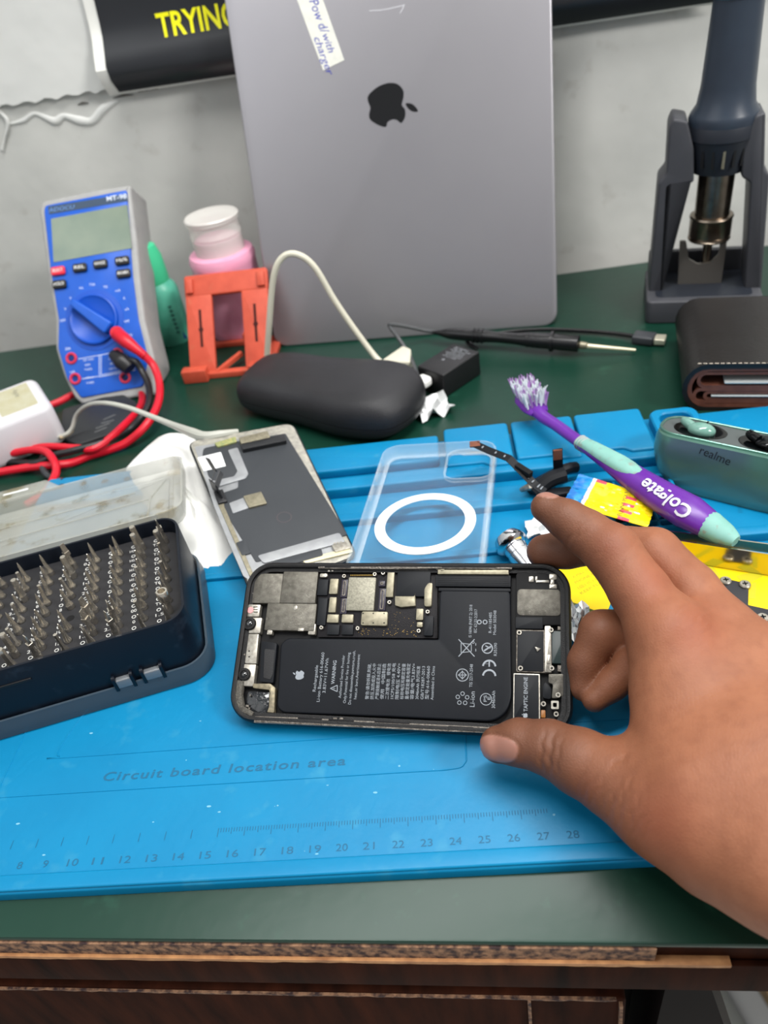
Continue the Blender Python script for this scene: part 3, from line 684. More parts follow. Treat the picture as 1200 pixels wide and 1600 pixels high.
# hinge lugs with pins on the front wall
g = G(); g2 = G()
def bxp(u, v): return BF.l(aty(u, v, 1) * 0 + _hit(u, v))
def _hit(u, v):
    r = ray(u, v); n_ = -BF.Y; p0 = BF.w((0, -BD/2-.1, 0)); t = ((p0-CC)@n_)/(r@n_); return CC+r*t
lx = [BF.l(_hit(u, v))[0] for u, v in [(182, 1068), (211, 1063), (228, 1060), (258, 1052)]]
zc = 1.15
for x in lx: g.join(G().prism(rrect(.34, .9, .15, 0, 0), 0, .13).xf(lambda p: np.array([x+p[2]-.06, -BD/2-.12+p[0]*.9-.05, zc+p[1]])))
g2.box(((lx[0]+lx[1])/2, -BD/2-.17, zc), (lx[1]-lx[0]-.1, .3, .5), .06); g2.box(((lx[2]+lx[3])/2, -BD/2-.17, zc), (lx[3]-lx[2]-.1, .3, .5), .06)
part('hinge_lug', [(g, m_navy)], bits_box); part('hinge_pin', [(g2, mat('hinge_pin_grey', (120, 124, 128), .35, .3))], bits_box)
sl = BF.l(_hit(22, 1070)); part('side_slot', [(G().box((sl[0], -BD/2-.04, sl[2]), (1.4, .1, .14), .02), mat('slot_black', (8, 10, 14), .6))], bits_box)
# the open lid: a shallow frosted tray leaning back behind the box
zL = 3.2
def lidp(u, v, z): return BF.l(at(u, v, z))
far = lidp(243, 716, 2.2)
LD = 7.6
ang = math.atan2(2.2-.5-zL+.3, far[1]-BD/2)      # falls away behind
hy = BD/2+.25
LF_o = BF.w((0, hy, 2.6)); Yl = BF.Y*math.cos(-.17)+BF.Z*math.sin(-.17)
LF = Fr(LF_o, BF.X, Y=Yl)
ldp = lambda u, v, h=.9: LF.pl(u, v, h)
fy = ldp(150, 745)[1]
LD = fy; 
lo = rrect(BW+.5, LD, .9, 0, LD/2, 8); n = len(lo)
g = G()
g.loft([np.c_[inset(lo, d), np.full(n, z)] for d, z in [(.35, 0), (.12, .02), (.03, .12), (0, .9), (-.05, .95), (.06, .97), (.10, .9), (.14, .2), (.3, .1), (.7, .1), (.75, .16), (.9, .16), (.95, .1)]], caps=(True, True))
def tolid(g): return g.xf(lambda p: BF.l(LF.w(p)))
lid = part('lid', [(tolid(g), m_frost)], bits_box, 'open frosted lid with grime in its corners')
g = G()
rx = BW/2
for pts in ([(rx-1.8, .2), (rx-1.75, LD*.55), (rx-.9, LD-1.1)], [(rx-1.75, LD*.55), (rx-6, LD*.52), (-rx+1.8, LD*.5)], [(-rx+1, LD-1.9), (rx-2.6, LD-1.9)]):
    for a, b in zip(pts, pts[1:]): g.beam((a[0], a[1], .13), (b[0], b[1], .13), .1, .06)
part('lid_rib', [(tolid(g), m_frost)], lid)
tx = ldp(38, 745)[0]
g = G(); g.prism(rpoly([(tx-2.4, LD-.1), (tx+2.6, LD-.1), (tx+1.5, LD+1.5), (tx-2.0, LD+1.5)], .15), .78, .92, .03)
g2 = G().box((tx-.1, LD+.8, .93), (1.4, .2, .03), .01)
part('lid_latch', [(tolid(g), m_frost), (tolid(g2), mat('slot_white', (225, 228, 225), .5))], lid)

# the bits: four kinds, each copied into the holes
def bit_mesh(kind):
    g = G()
    sh = [(.0, -.4), (.18, -.4), (.18, .18), (.185, .22), (.17, .26)]
    if kind == 0: g.lathe(sh+[(.12, .42), (.085, .7), (.075, 1.0), (.03, 1.18), (.0, 1.2)], seg=10)
    if kind == 1: g.lathe(sh+[(.10, .55), (.07, 1.1), (.01, 1.3)], seg=10)
    if kind == 2: g.lathe(sh+[(.15, .5), (.15, 1.15), (.13, 1.2), (0, 1.2)], seg=6)
    if kind == 3: g.lathe(sh+[(.12, .5), (.12, .8)], seg=10); g.prism([(-.13, -.12), (.13, -.12), (.13, .12), (-.13, .12)], .7, .9); g.loft([[(-.12, -.08, .9), (.12, -.08, .9), (.12, .08, .9), (-.12, .08, .9)], [(-.11, -.015, 1.35), (.11, -.015, 1.35), (.11, .015, 1.35), (-.11, .015, 1.35)]])
    if kind == 4:
        g.lathe([(0, -.4), (.18, -.4), (.18, .7), (.26, .8), (.26, 1.25), (.24, 1.28), (.17, 1.28), (.16, 1.0), (0, 1.0)], seg=14)
    if kind == 5: g.lathe(sh+[(.09, .45), (.085, 1.0), (.085, 1.22), (.0, 1.22)], seg=6)
    return mesh('screwdriver_bit', [(g, m_steel)])
BM = [bit_mesh(k) for k in range(6)]
colw = ['rightmost', 'second', 'third', 'fourth', 'fifth', 'sixth', 'seventh', 'eighth', 'ninth', 'tenth', 'eleventh', 'twelfth']
roww = ['first', 'second', 'third', 'fourth', 'fifth', 'sixth', 'seventh', 'eighth', 'ninth']
kw = ['stubby cross-tip', 'slim pointed', 'thick hexagonal', 'flat-blade', 'ring-mouthed socket', 'slender six-sided']
pattern = [[3, 2, 5, 0, 5, 1, 0, 4, 0], [2, 2, 0, 0, 5, 1, 1, 5, 0], [1, 1, 0, 1, 0, 1, 0, 3, 3], [1, 0, 0, 1, 0, 1, 3, 3, 1], [3, 2, 0, 5, 0, 1, 1, 0, 5], [1, 0, 1, 5, 1, 0, 1, 0, 3], [1, 5, 2, 0, 5, 1, 5, 2, 2], [0, 1, 0, 5, 1, 0, 1, 0, 1]]
random.seed(3)
for c, r, x, y in bitpos:
    if c > 9: continue
    if (c, r) == (4, 5): continue
    k = pattern[c % 8][r]
    z = 2.66+random.uniform(-.12, .12)+(.25 if k in (2, 3) else 0)
    P = BF.w((x, y, z)); uu = 600+FPX*((P-CC)@CR)/((P-CC)@CF)
    if uu < -25: continue
    o = bpy.data.objects.new('screwdriver_bit', BM[k]); sc.collection.objects.link(o)
    t = np.array([random.uniform(-.06, .03), random.uniform(-.04, .08), 1.])
    Z = BF.X*t[0]+BF.Y*t[1]+BF.Z; f = Fr(P, Z=Z, X=np.cross(BF.Y, Z)); a = random.uniform(0, 3)
    f2 = Fr(P, f.X*math.cos(a)+f.Y*math.sin(a), Z=f.Z); o.matrix_world = f2.mat()
    col = 'rightmost column' if c == 0 else f'{colw[c]} column from right'
    row = 'backmost' if r == 0 else ('frontmost' if r == ny-1 else f'{roww[r]} from back')
    _setprops(o, f'{kw[k]} steel bit in navy box, {col}, {row}', 'screwdriver bit', 'steel bits in the navy bit box', None)
# ================================================================ laptop leaning on the wall, standing on its short side
m_alu = mat('laptop_grey_aluminium', (168, 166, 170), .40, .8, col2=(162, 160, 165), nscale=.12, bump=.02, bscale=40)
m_alud = mat('laptop_dark_gap', (30, 30, 32), .5)
a_ = .31
LPo = np.array([-4.9, 52.35, 0.])
LP = lean(LPo, -2.6, math.degrees(.325))
lap = thing('laptop', 'closed space-grey laptop standing on its short side, leaning back against the wall', 'laptop', LP)
LW, LH = 21.3, 30.2
def foot(g, fr, z=.02):
    def fn(p):
        w = fr.w(p)
        if w[2] < z: w = w+np.array([0, 0, z-w[2]])
        return fr.l(w)
    return g.xf(fn)
part('lid', [(foot(G().prism(rrect(LW, LH, 1.0, 0, LH/2+.02), -.62, 0, .14, .05, 4), LP), m_alu)], lap)
part('base', [(foot(G().prism(rrect(LW, LH, 1.0, 0, LH/2+.02), -1.55, -.66, .05, .3, 4), LP), m_alu), (foot(G().prism(rrect(LW-.5, LH-.5, .9, 0, LH/2+.02), -.7, -.6), LP), m_alud)], lap)
g = G(); c = LP.pl(609, 164)
for q in apple(3.05, (1, 0), (0, -1), (c[0]+.0, c[1])): g.prism(q, -.005, .012)
part('logo', [(g, mat('logo_black_mirror', (8, 9, 12), .12, spec=.8))], lap, 'glossy black apple emblem turned on its side')
c0, c1, c2 = LP.pl(478, 0), LP.pl(520, 100), LP.pl(463, 0)
s0, s1, s2, s3 = [LP.pl(*p)[:2] for p in ((459, -14), (505, 110), (538, 94), (494, -30))]
g = G().prism([s0, s1, s2, s3], .002, .02)
st = part('paper_sticker', [(g, mat('sticker_paper', (222, 221, 210), .8, col2=(205, 206, 198), nscale=2, bump=.2))], lap, 'white paper strip with blue handwriting')
g = G(); dx = nrm(np.append(s1-s0, 0)); dy = nrm(np.append(s3-s0, 0)); dy = nrm(np.cross((0, 0, 1), dx))
def hw(s, u, v, h, w): p = LP.pl(u, v); g.text(s, (p[0], p[1], .022), X=dx, Y=dy, h=h, w=w, shear=.3, ali='LEFT', ext=.004)
hw('Pow d/', 488, -2, .62, 2.1); hw('with', 507, 51, .5, 1.15); hw('charger', 494, 56, .5, 2.4)
part('handwriting', [(g, mat('ink_blue', (50, 60, 160), .6))], st)
g = G()
for pts in ([(577, 17), (600, 15), (632, 8)], [(632, 7), (629, 14), (625, 21)]):
    g.tube([np.array([*LP.pl(u, v)[:2], .004]) for u, v in pts], .03, 5, 5, flat=.2)
part('scratch', [(g, mat('scratch_light', (190, 190, 195), .5))], lap, kind='stuff')

# ================================================================ digital multimeter
MM = lean((-27.3, 46.5, 0), 3.0, 38.5)
m_mg = mat('meter_grey_rubber', (158, 158, 156), .5, col2=(146, 146, 146), nscale=1)
m_mb = mat('meter_blue', (10, 84, 188), .35, col2=(9, 78, 176), nscale=1)
m_mb2 = mat('meter_blue_dial', (8, 74, 176), .4)
m_mk = mat('meter_black', (22, 22, 24), .45)
def foot(g, fr, z=.02):
    def fn(p):
        w = fr.w(p)
        if w[2] < z: w = w+fr.Y*(z-w[2])/fr.Y[2]
        return fr.l(w)
    return g.xf(fn)
mm = thing('multimeter', 'blue and grey digital multimeter leaning back on its stand at the left of the desk', 'multimeter', MM)
mp = lambda u, v, h=.0: MM.pl(u, v, h)[:2]
Lp = [(60, 330), (62, 340), (74, 430), (86, 500), (86, 545), (100, 590), (116, 622), (130, 634)]
Rp = [(244, 616), (241, 560), (226, 500), (218, 430), (213, 370), (204, 300)]
out = [mp(*p) for p in Lp] + [mp(*p) for p in Rp] + [mp(204, 288), mp(150, 296), mp(64, 314)]
mo = rpoly(out, .35, 4)
part('body', [(foot(G().prism(mo, -3.2, 0, .25, .4, 4), MM), m_mg)], mm, 'light grey rubber jacket')
inner = [(70, 330), (80, 420), (93, 500), (92, 545), (106, 592), (128, 622), (224, 604), (232, 560), (217, 500), (208, 430), (199, 300), (197, 298), (72, 322)]
face = part('face_plate', [(G().prism(rpoly([mp(*p) for p in inner], .2, 4), -.2, .12, .06), m_mb)], mm, smooth=40)
def q4(*P, h=.12): return [mp(u, v, h) for u, v in P]
part('header', [(G().prism(rpoly(q4((75, 323), (77, 335), (200, 314), (198, 303)), .05), .1, .14), mat('meter_header', (52, 70, 92), .3))], mm)
part('display', [(G().prism(rpoly(q4((80, 342), (84, 410), (206, 388), (199, 320)), .08), .1, .15), mat('lcd_green_grey', (108, 124, 112), .14, col2=(128, 140, 124), nscale=.4, spec=.7)),
                ], mm, 'unlit grey green LCD')
for i, (u, v, w) in enumerate([(92, 424, 12), (126, 419, 12), (158, 413, 12), (192, 408, 12), (94, 445, 12), (194, 428, 12)]):
    c = mp(u, v, .12); r = i == 0
    bt = part('button', [(G().prism(rrect(1.05, .62, .16, c[0], c[1]), .1, .34, .08), mat('button_red', (214, 36, 60), .4) if r else m_mk)], mm, 'red button' if r else None)
    s = ['SELECT', 'REL', 'RANGE', 'Hz%', 'HOLD', 'MAX/MIN'][i]
    part('button_print', [(G().text(s, (c[0], c[1]+.02, .34), h=.24, w=.8, bold=.01), mat('print_white', (215, 215, 212), .6))], bt)
dc = mp(148, 500, .12)
part('dial', [(G().lathe([(2.2, .1), (2.2, .16), (1.85, .2), (1.8, .42), (1.7, .46), (1.5, .3), (0, .3)], (dc[0], dc[1], 0), seg=48), m_mb2)], mm, smooth=50)
a, b = mp(116, 474, .6), mp(172, 514, .6); d = nrm(np.append(b-a, 0)); pn = np.array([-d[1], d[0]]); 
g = G(); kb = rpoly([a-pn*.28-d[:2]*.1, b-pn*.5, b+pn*.5, a+pn*.28-d[:2]*.1], .25); g.prism(kb, .28, .95, .12)
part('dial_knob', [(g, m_mb)], mm)
g = G(); wt = mat('print_pale', (200, 210, 225), .6)
for s, u, v in [('V', 110, 466), ('V', 102, 483), ('OFF', 98, 501), ('Hz', 127, 450), ('Cap', 144, 444), ('Hz', 165, 448), ('mA', 184, 454), ('A', 194, 466), ('uA', 198, 483), ('hFE', 198, 502), ('60V', 203, 524), ('20A', 106, 545), ('mA', 113, 581)]:
    c = mp(u, v, .13); g.text(s, (c[0], c[1], .125), h=.2)
for s, u, v in [('20A MAX', 138, 562), ('600V', 137, 570), ('FUSED', 138, 577), ('600mA', 140, 590), ('FUSED', 141, 598), ('CAT III', 176, 560), ('600V', 176, 568), ('CAT II', 176, 576)]:
    c = mp(u, v, .13); g.text(s, (c[0], c[1], .125), h=.15)
for P in ([(122, 561), (155, 555), (155, 589), (212, 578)], [(158, 554), (158, 586), (212, 575)], [(155, 555), (176, 551)], [(128, 592), (153, 588)]):
    for p, q in zip(P, P[1:]): A, B = mp(*p, .13), mp(*q, .13); g.beam((A[0], A[1], .125), (B[0], B[1], .125), .04, .01)
c = mp(182, 309, .14); g.text('MT-98', (c[0], c[1], .145), h=.34, w=1.5, bold=.02)
c = mp(96, 326, .14); g2 = G().text('ADOCU', (c[0], c[1], .145), h=.3, w=2.0, shear=.2)
part('face_print', [(g, wt)], face); part('brand_print', [(g2, mat('print_blue', (90, 130, 190), .5))], face)
for u, v in [(112, 560), (118, 592), (184, 553), (196, 590)]:
    c = mp(u, v, .12); g = G(); g.frame(rrect(.86, .86, .43, c[0], c[1], 5), rrect(.5, .5, .25, c[0], c[1], 5), .1, .26, .05); g2 = G().disc((c[0], c[1], .1), .25, .02)
    part('jack', [(g, mat('jack_red', (196, 40, 70), .4)), (g2, m_mk)], mm)
# kickstand reaching back to the desk
g = G(); A = MM.l((-26.6+.0, 57.2, .1)); 
w0, w1 = np.array([-29.3, 55.0, 0.15]), np.array([-23.2, 55.6, 0.15])
t0, t1 = MM.w((-1.8, 10.5, -3.1)), MM.w((2.9, 10.5, -3.1))
g.loft([[MM.l(p) for p in (w0, w1, w1+(0, -.4, .3), w0+(0, -.4, .3))], [MM.l(p) for p in (t0, t1, t1+(0, -.3, -.2), t0+(0, -.3, -.2))]])
part('kickstand', [(g, mat('stand_navy', (14, 44, 120), .4))], mm)

# test leads
m_red = mat('lead_red', (196, 14, 38), .38); m_blk = mat('lead_black', (24, 24, 26), .4)
def wire(name, pts, r, m, label, cat, parts=(), seg=10, **kw):
    P = [np.array(p) for p in pts]; o = P[0]; f = Fr(o)
    if not parts: return single(name, [(G().tube([p-o for p in P], r, seg, 8, **kw), m)], f, label, cat)
    t = thing(name, label, cat, f); part('cable', [(G().tube([p-o for p in P], r, seg, 8, **kw), m)], t)
    for pn_, g, mm_ in parts: part(pn_, [(g.xf(lambda p: p-o), mm_)], t)
    return t
J1 = MM.w((*mp(184, 524, .9), .9))
def mpw(u, v, h): return MM.w((*mp(u, v, h), h))
plug = G().tube([mpw(186, 528, .15), mpw(184, 524, .5), mpw(183, 520, 1.2)], [.40, .46, .48], 14, 5).tube([mpw(184, 522, 1.15), mpw(197, 533, 1.5), mpw(212, 545, 1.55), mpw(228, 557, 1.5)], [.5, .48, .36, .24], 12, 5)
for k in range(4): plug.lathe([(.30, 0), (.33, .06), (.30, .12)], mpw(215+k*3.2, 547.5+k*2.6, 1.52), mpw(230, 558, 1.5)-mpw(210, 543, 1.52), 12)
red = wire('red_test_lead', [mpw(224, 554, 1.5), mpw(240, 572, 1.3), dep(249, 600, 53.5), dep(247, 630, 52.2), dep(230, 662, 50.8), at(200, 690, .45), at(170, 703, .3), at(140, 712, .3), at(112, 723, .3), at(80, 727, .6), at(40, 731, .5), at(-25, 742, .4)][0:12], .27, m_red, 'thick red test lead plugged into the blue multimeter and looping left across the desk', 'cable', [('plug', plug, m_red)])
plug = G().tube([mpw(178, 555, .15), mpw(178, 555, .5)], [.3, .35], 10, 3, smooth=False).tube([mpw(175, 553, .8), mpw(190, 564, 1.0), mpw(203, 576, 1.0)], [.32, .62, .52], 12, 6)
blk = wire('black_test_lead', [mpw(196, 562, 1.0), mpw(212, 565, 1.1), mpw(222, 580, 1.0), dep(232, 602, 54), dep(233, 628, 52.8), at(222, 650, .9), at(200, 672, .5), at(165, 690, .95), at(120, 703, 1.0), at(85, 712, .9), at(55, 724, .7), at(20, 722, .4), at(-25, 725, .4)], .24, m_blk, 'thin black test lead plugged into the multimeter beside the red plug', 'cable', [('plug', plug, m_blk)])
wire('red_wire', [at(60, 640, .3), at(92, 628, .3), at(125, 612, .3), at(175, 600, .3), at(214, 606, .3), at(221, 632, .35), at(190, 668, .95), at(150, 700, .9), at(120, 700, .9), at(70, 698, .9), at(35, 706, .5), at(-25, 715, .4)], .25, m_red, 'red wire passing behind the white power adapter and under the multimeter foot', 'cable')
wire('red_wire', [at(20, 708, .9), at(50, 703, 1.2), at(72, 706, 1.3), at(84, 720, 1.2), at(88, 735, .9), at(83, 750, .7), at(72, 768, .7), at(40, 790, .7)], .25, m_red, 'short red wire curling down behind the frosted box lid', 'cable')
wire('black_wire', [at(88, 700, .5), at(74, 706, .6), at(66, 720, .6), at(70, 738, .5), at(84, 748, .3), at(100, 752, .8)], .22, mat('wire_grey_black', (46, 48, 52), .4), 'dark wire loop beside the red wire behind the frosted lid', 'cable')
# ---------------------------------------------------------------- green bottle behind the meter
GB = Fr((at(270, 531)[0]-.1, at(270, 531)[1], 0))
gbt = thing('green_bottle', 'small teal bottle with a rounded mint cap standing behind the multimeter', 'bottle', GB)
m_teal = mat('bottle_teal', (70, 160, 135), .35, col2=(90, 175, 150), nscale=1.5)
part('bottle_body', [(G().lathe([(1.7, 0), (1.85, .2), (1.85, 4.2), (1.7, 4.7), (1.35, 5.1), (0, 5.1)], sq=.8), m_teal)], gbt)
part('cap', [(G().lathe([(1.4, 5.0), (1.45, 5.2), (1.4, 7.0), (1.15, 7.8), (.6, 8.15), (0, 8.2)], sq=.85), mat('cap_mint', (66, 190, 140), .3))], gbt)
g = G().text('ALBETT', (.75, -1.13, 4.0), X=(.9, .35, 0), Y=(0, 0, 1), h=.42, w=1.5)
for k in range(7): g.box((.75, -1.14+.0, 3.3-k*.36), (1.3, .05, .09))
part('bottle_print', [(g, mat('print_dark_green', (20, 60, 60), .5))], gbt)

# ---------------------------------------------------------------- pink bottle with a clear pump cap
bt0 = at(379, 515)*np.array([1, 1, 0]); PB = Fr(bt0)
def zv(b, v):
    lo, hi = 0., 25.
    for _ in range(40):
        m_ = (lo+hi)/2; q = b+np.array([0, 0, m_])-CC
        if 800+FPX*(q@CD)/(q@CF) > v: lo = m_
        else: hi = m_
    return lo
ZS = zv(bt0, 390); ZT = zv(bt0, 335)
m_pink = mat('bottle_pink', (232, 166, 192), .35, col2=(225, 150, 180), nscale=.8, sss=.0)
m_clear = mat('cap_milky_clear', (228, 226, 220), .25, alpha=.6)
pb = thing('pink_bottle', 'pink liquid dispenser bottle with a milky clear flip cap, behind the orange red stand', 'bottle', PB)
part('bottle_body', [(G().lathe([(2.35, 0), (2.45, .25), (2.5, .8), (2.5, ZS-.9), (2.57, ZS-.5), (2.4, ZS-.1), (1.8, ZS), (0, ZS)], seg=40), m_pink)], pb)
part('collar', [(G().lathe([(1.75, ZS-.2), (1.75, ZS+.9), (0, ZS+.9)], seg=36), mat('collar_pink', (226, 160, 186), .3))], pb)
part('cap', [(G().lathe([(1.9, ZS-.1), (1.88, ZS+1.1), (1.82, ZS+1.15), (1.92, ZS+1.25), (1.88, ZS+1.5), (1.85, ZT-1.0), (1.85, ZT-.5), (2.0, ZT-.4), (2.05, ZT-.1), (1.95, ZT), (0, ZT-.05)], seg=40), m_clear)], pb)
# ---------------------------------------------------------------- orange red phone stand
ST = lean((-18.2, 49.1, .1), 0, 40)
m_or = mat('stand_orange_red', (196, 80, 56), .6, col2=(180, 68, 46), nscale=1.2, dirt=(180, 90, 64), damt=.2, dscale=1.5)
st_ = thing('phone_stand', 'scuffed orange red plastic folding phone stand in front of the pink bottle', 'phone stand', ST)
g = G()
g.box2(-3.15, .4, -1.15, 6.2, -.35, .0, .06); g.box2(1.15, .4, 3.15, 6.2, -.35, .0, .06)
g.box2(-3.2, 6.0, 3.2, 7.6, -.4, .02, .12, .2)
part('back_panel', [(foot(g, ST), m_or)], st_)
for x in (-2.75, 2.75): part('corner_clip', [(G().box2(x-.28, 6.2, x+.28, 7.3, 0, .25, .08), m_or)], st_)
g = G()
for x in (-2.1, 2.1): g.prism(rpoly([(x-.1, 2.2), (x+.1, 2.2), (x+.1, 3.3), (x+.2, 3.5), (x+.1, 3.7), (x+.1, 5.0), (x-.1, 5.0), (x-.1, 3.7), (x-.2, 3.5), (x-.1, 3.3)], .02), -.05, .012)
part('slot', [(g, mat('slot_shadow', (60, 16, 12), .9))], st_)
def stw(p): return ST.l(np.array([-18.2, 49.1, 0])+np.array(p))
g = G()
base_ = G().box2(-3.3, -.3, 3.3, .3, 0, .45, .06).box2(-3.45, -.75, -1.6, .05, 0, 1.0, .08).box2(1.6, -.75, 3.45, .05, 0, 1.0, .08)
base_.box2(-3.1, .2, -2.5, 5.0, 0, .4, .05).box2(2.5, .2, 3.1, 5.0, 0, .4, .05).box2(-3.1, 4.6, 3.1, 5.1, 0, .4, .05).beam((-1.0, 0, .35), (.6, 1.8, .8), .35, .3)
base_.beam((1.0, 3.4, .3), (1.0, 3.4, 1.6), .9, .5, (0, 1, 0))
part('base_frame', [(base_.xf(stw), m_or)], st_)

# ---------------------------------------------------------------- cream cable arching behind the black case
m_cream = mat('cable_cream', (206, 202, 184), .45)
wire('cream_cable', [at(424, 600, .2), aty(417, 575, 48.3), aty(421, 500, 48.2), aty(428, 430, 48.2), aty(443, 401, 48.3), aty(466, 398, 48.3), aty(492, 418, 48.3), aty(522, 468, 48.2), aty(552, 512, 48), aty(585, 556, 47.6), at(606, 578, .6), at(600, 596, .4)], .21, m_cream, 'cream coloured cable rising in a tall arch behind the black glasses case', 'cable')
# ---------------------------------------------------------------- black glasses case
GC = Fr(at(518, 655, 0)+np.array([-.45, 1.15, 0]), (.92, -.39, 0))
m_case = mat('case_black_texture', (38, 38, 41), .45, spec=.4, col2=(32, 32, 35), nscale=.5, bump=.35, bscale=14)
gp = lambda u, v, z: GC.l(at(u, v, z))
gc = thing('glasses_case', 'black textured hard-shell glasses case, oval, closed, lying on the desk before the laptop', 'glasses case', GC)
co = spl([(-6.9, .2), (-6.6, 2.4), (-4.6, 3.4), (-1, 3.5), (3, 3.6), (6.2, 3.2), (7.5, 1.4), (7.6, -1.2), (6.4, -3.1), (3.2, -3.5), (-.5, -2.9), (-4.0, -2.6), (-6.3, -2.0)][::-1], 5, True)
def shell(z0, z1, up):
    g = G(); R = []
    for t in np.linspace(0, 1, 9):
        a = t*math.pi/2; k = 1-math.cos(a); k = k**1.0
        o = co*(1-.42*(1-math.sqrt(max(0, 1-t**2.6)))) if up else co*(1-.35*(1-math.sqrt(max(0, 1-t**2.6))))
        R.append(np.c_[o*(1 if t < 1 else 1), np.full(len(o), z0+(z1-z0)*t)])
    if not up: R = R[::-1]
    return g.loft(R)
hi = shell(1.55, 3.7, True)
hi.xf(lambda p: np.array([p[0], p[1], p[2]-(.0 if p[2] < 1.6 else .35*(p[2]-1.55)/2.2*math.cos(p[0]/3.1+.4))]))
KS = .90
for g_ in (hi,): g_.xf(lambda p: p*np.array([KS, KS, .80]))
part('upper_shell', [(hi, m_case)], gc, smooth=80)
part('lower_shell', [(shell(1.47, .0, False).xf(lambda p: p*np.array([KS, KS, .80])), m_case)], gc, smooth=80)
part('seam', [(G().prism(co*.992*KS, 1.15, 1.26), mat('seam_black', (12, 12, 13), .6))], gc, smooth=80)
# ---------------------------------------------------------------- black adapter with lead
a4 = [at(u, v, 1.7) for u, v in ((652, 572), (694, 586), (751, 549), (705, 537))]
AX = nrm(a4[2]-a4[1]); AF = Fr(((a4[0]+a4[1]+a4[2]+a4[3])/4)*np.array([1, 1, 0]), AX)
L_, W_ = np.linalg.norm(a4[2]-a4[1]), abs((a4[0]-a4[1])@AF.Y)
ad = thing('black_adapter', 'small black power brick with grey print and a white end, right of the glasses case', 'adapter', AF)
part('housing', [(G().box((0, 0, .85), (L_, W_, 1.7), .08), mat('adapter_black', (20, 20, 22), .45, bump=.1))], ad)
g = G()
for k in range(7): g.text(['INPUT 100-240V', 'OUTPUT 5V 2A', 'MODEL', 'CE FC', '50/60Hz', '0.3A', 'MADE IN'][k][:12], (.2+k*.21, .1-(.15 if k % 2 else 0), 1.7), X=(0, 1, 0), Y=(-1, 0, 0), h=.12, w=1.1+.2*(k % 3), ext=.006)
g.text('+', (-.25, .2, 1.7), h=.4, ext=.006)
part('adapter_print', [(g, mat('print_dim', (150, 154, 160), .6))], ad)
part('connector', [(G().box((-L_/2-.45, .25, 1.05), (.9, 1.0, .62), .2, .28), mat('connector_white', (232, 232, 228), .4))], ad, 'white plug end')
wire('grey_lead', [at(656, 600, .9), at(653, 588, 1.6), aty(640, 556, 48.5), aty(622, 528, 50), aty(609, 510, 51), aty(613, 507, 51), aty(640, 511, 51), at(668, 517, .9), at(690, 519, .9)], .14, mat('lead_grey', (70, 72, 74), .45), 'dark grey thin lead bending up from the black adapter to the soldering pen', 'cable')
# beige wedge and white crumpled foil
f = Fr(at(628, 575, 0))
single('plug_wedge', (G().prism(rpoly([(-1.5, -.5), (.7, -.9), (.7, 1.0), (.1, 1.6)], .12), 0, .9, .08), mat('wedge_beige', (206, 202, 184), .55, bump=.2)), f, 'beige plastic wedge between the cream cable and the black adapter', 'plug')
def crumple(W, H, n, amp, seed, taper=None):
    random.seed(seed); g = G(); V = []
    for j in range(n+1):
        for i in range(n+1):
            x, y = (i/n-.5)*W, (j/n-.5)*H
            x += random.uniform(-.25, .25)*W/n; y += random.uniform(-.25, .25)*H/n
            V.append((x, y, amp*(random.random()+.6*math.sin(i*1.7+seed)*math.cos(j*1.3))+.06))
    F = [(j*(n+1)+i, j*(n+1)+i+1, (j+1)*(n+1)+i+1, (j+1)*(n+1)+i) for j in range(n) for i in range(n)]
    V2 = [(x, y, z-.05) for x, y, z in V]; k = len(V)
    return g.add(V+V2, F+[tuple(q+k for q in f[::-1]) for f in F])
f = Fr(at(676, 640, .1), (.9, .4, 0)); g = crumple(2.2, 2.0, 6, .5, 4)
single('crumpled_foil', (g, mat('foil_white', (222, 224, 224), .35, .3)), f, 'crumpled scrap of white foil poking out beside the glasses case', 'foil', smooth=5.)
# ---------------------------------------------------------------- soldering pen
p0, p1 = at(700, 521, .95), at(905, 537, .85); p2 = at(993, 547, .35)
SX = nrm(p1-p0); SF = Fr(p0, SX, Z=(0, 0, 1)); LL = np.linalg.norm(p1-p0)
sp = thing('soldering_pen', 'black pen-shaped soldering iron with ribbed rings and a bare pale tip, lying before the laptop', 'soldering iron', SF)
m_pen = mat('pen_black_gloss', (20, 20, 22), .22)
part('handle', [(G().lathe([(.1, -1.2), (.22, -.6), (.38, 0), (.42, .4), (.44, 1.8), (.44, 2.6), (.38, 3.6), (.40, 5), (.48, LL*.62), (.52, LL*.7), (.55, LL-.05), (.4, LL), (0, LL)], (0, 0, 0), (1, 0, 0), 24), m_pen)], sp)
for x in (1.9, 2.2, 2.5, LL*.62, LL*.66, LL*.70): part('grip_ring', [(G().lathe([(.44, -.05), (.52, 0), (.52, .12), (.44, .17)], (x, 0, 0), (1, 0, 0), 24), m_pen)], sp)
g = G().lathe([(.5, -.1), (.68, -.06), (.68, .12), (.5, .16)], (LL*.8, 0, 0), (1, 0, 0), 24)
part('stop_collar', [(g, m_pen)], sp)
e = SF.l(p2); g = G().tube([(LL-.05, 0, -.1), (LL+.5, 0, -.12), tuple(e)], [.2, .16, .09], 12, 4, smooth=False)
part('tip', [(g, mat('tip_pale', (222, 214, 184), .35, .4))], sp)
part('tip_collar', [(G().lathe([(.2, 0), (.26, .1), (.22, .5), (.1, .6)], (LL, 0, -.1), (1, 0, 0), 16), m_pale)], sp)
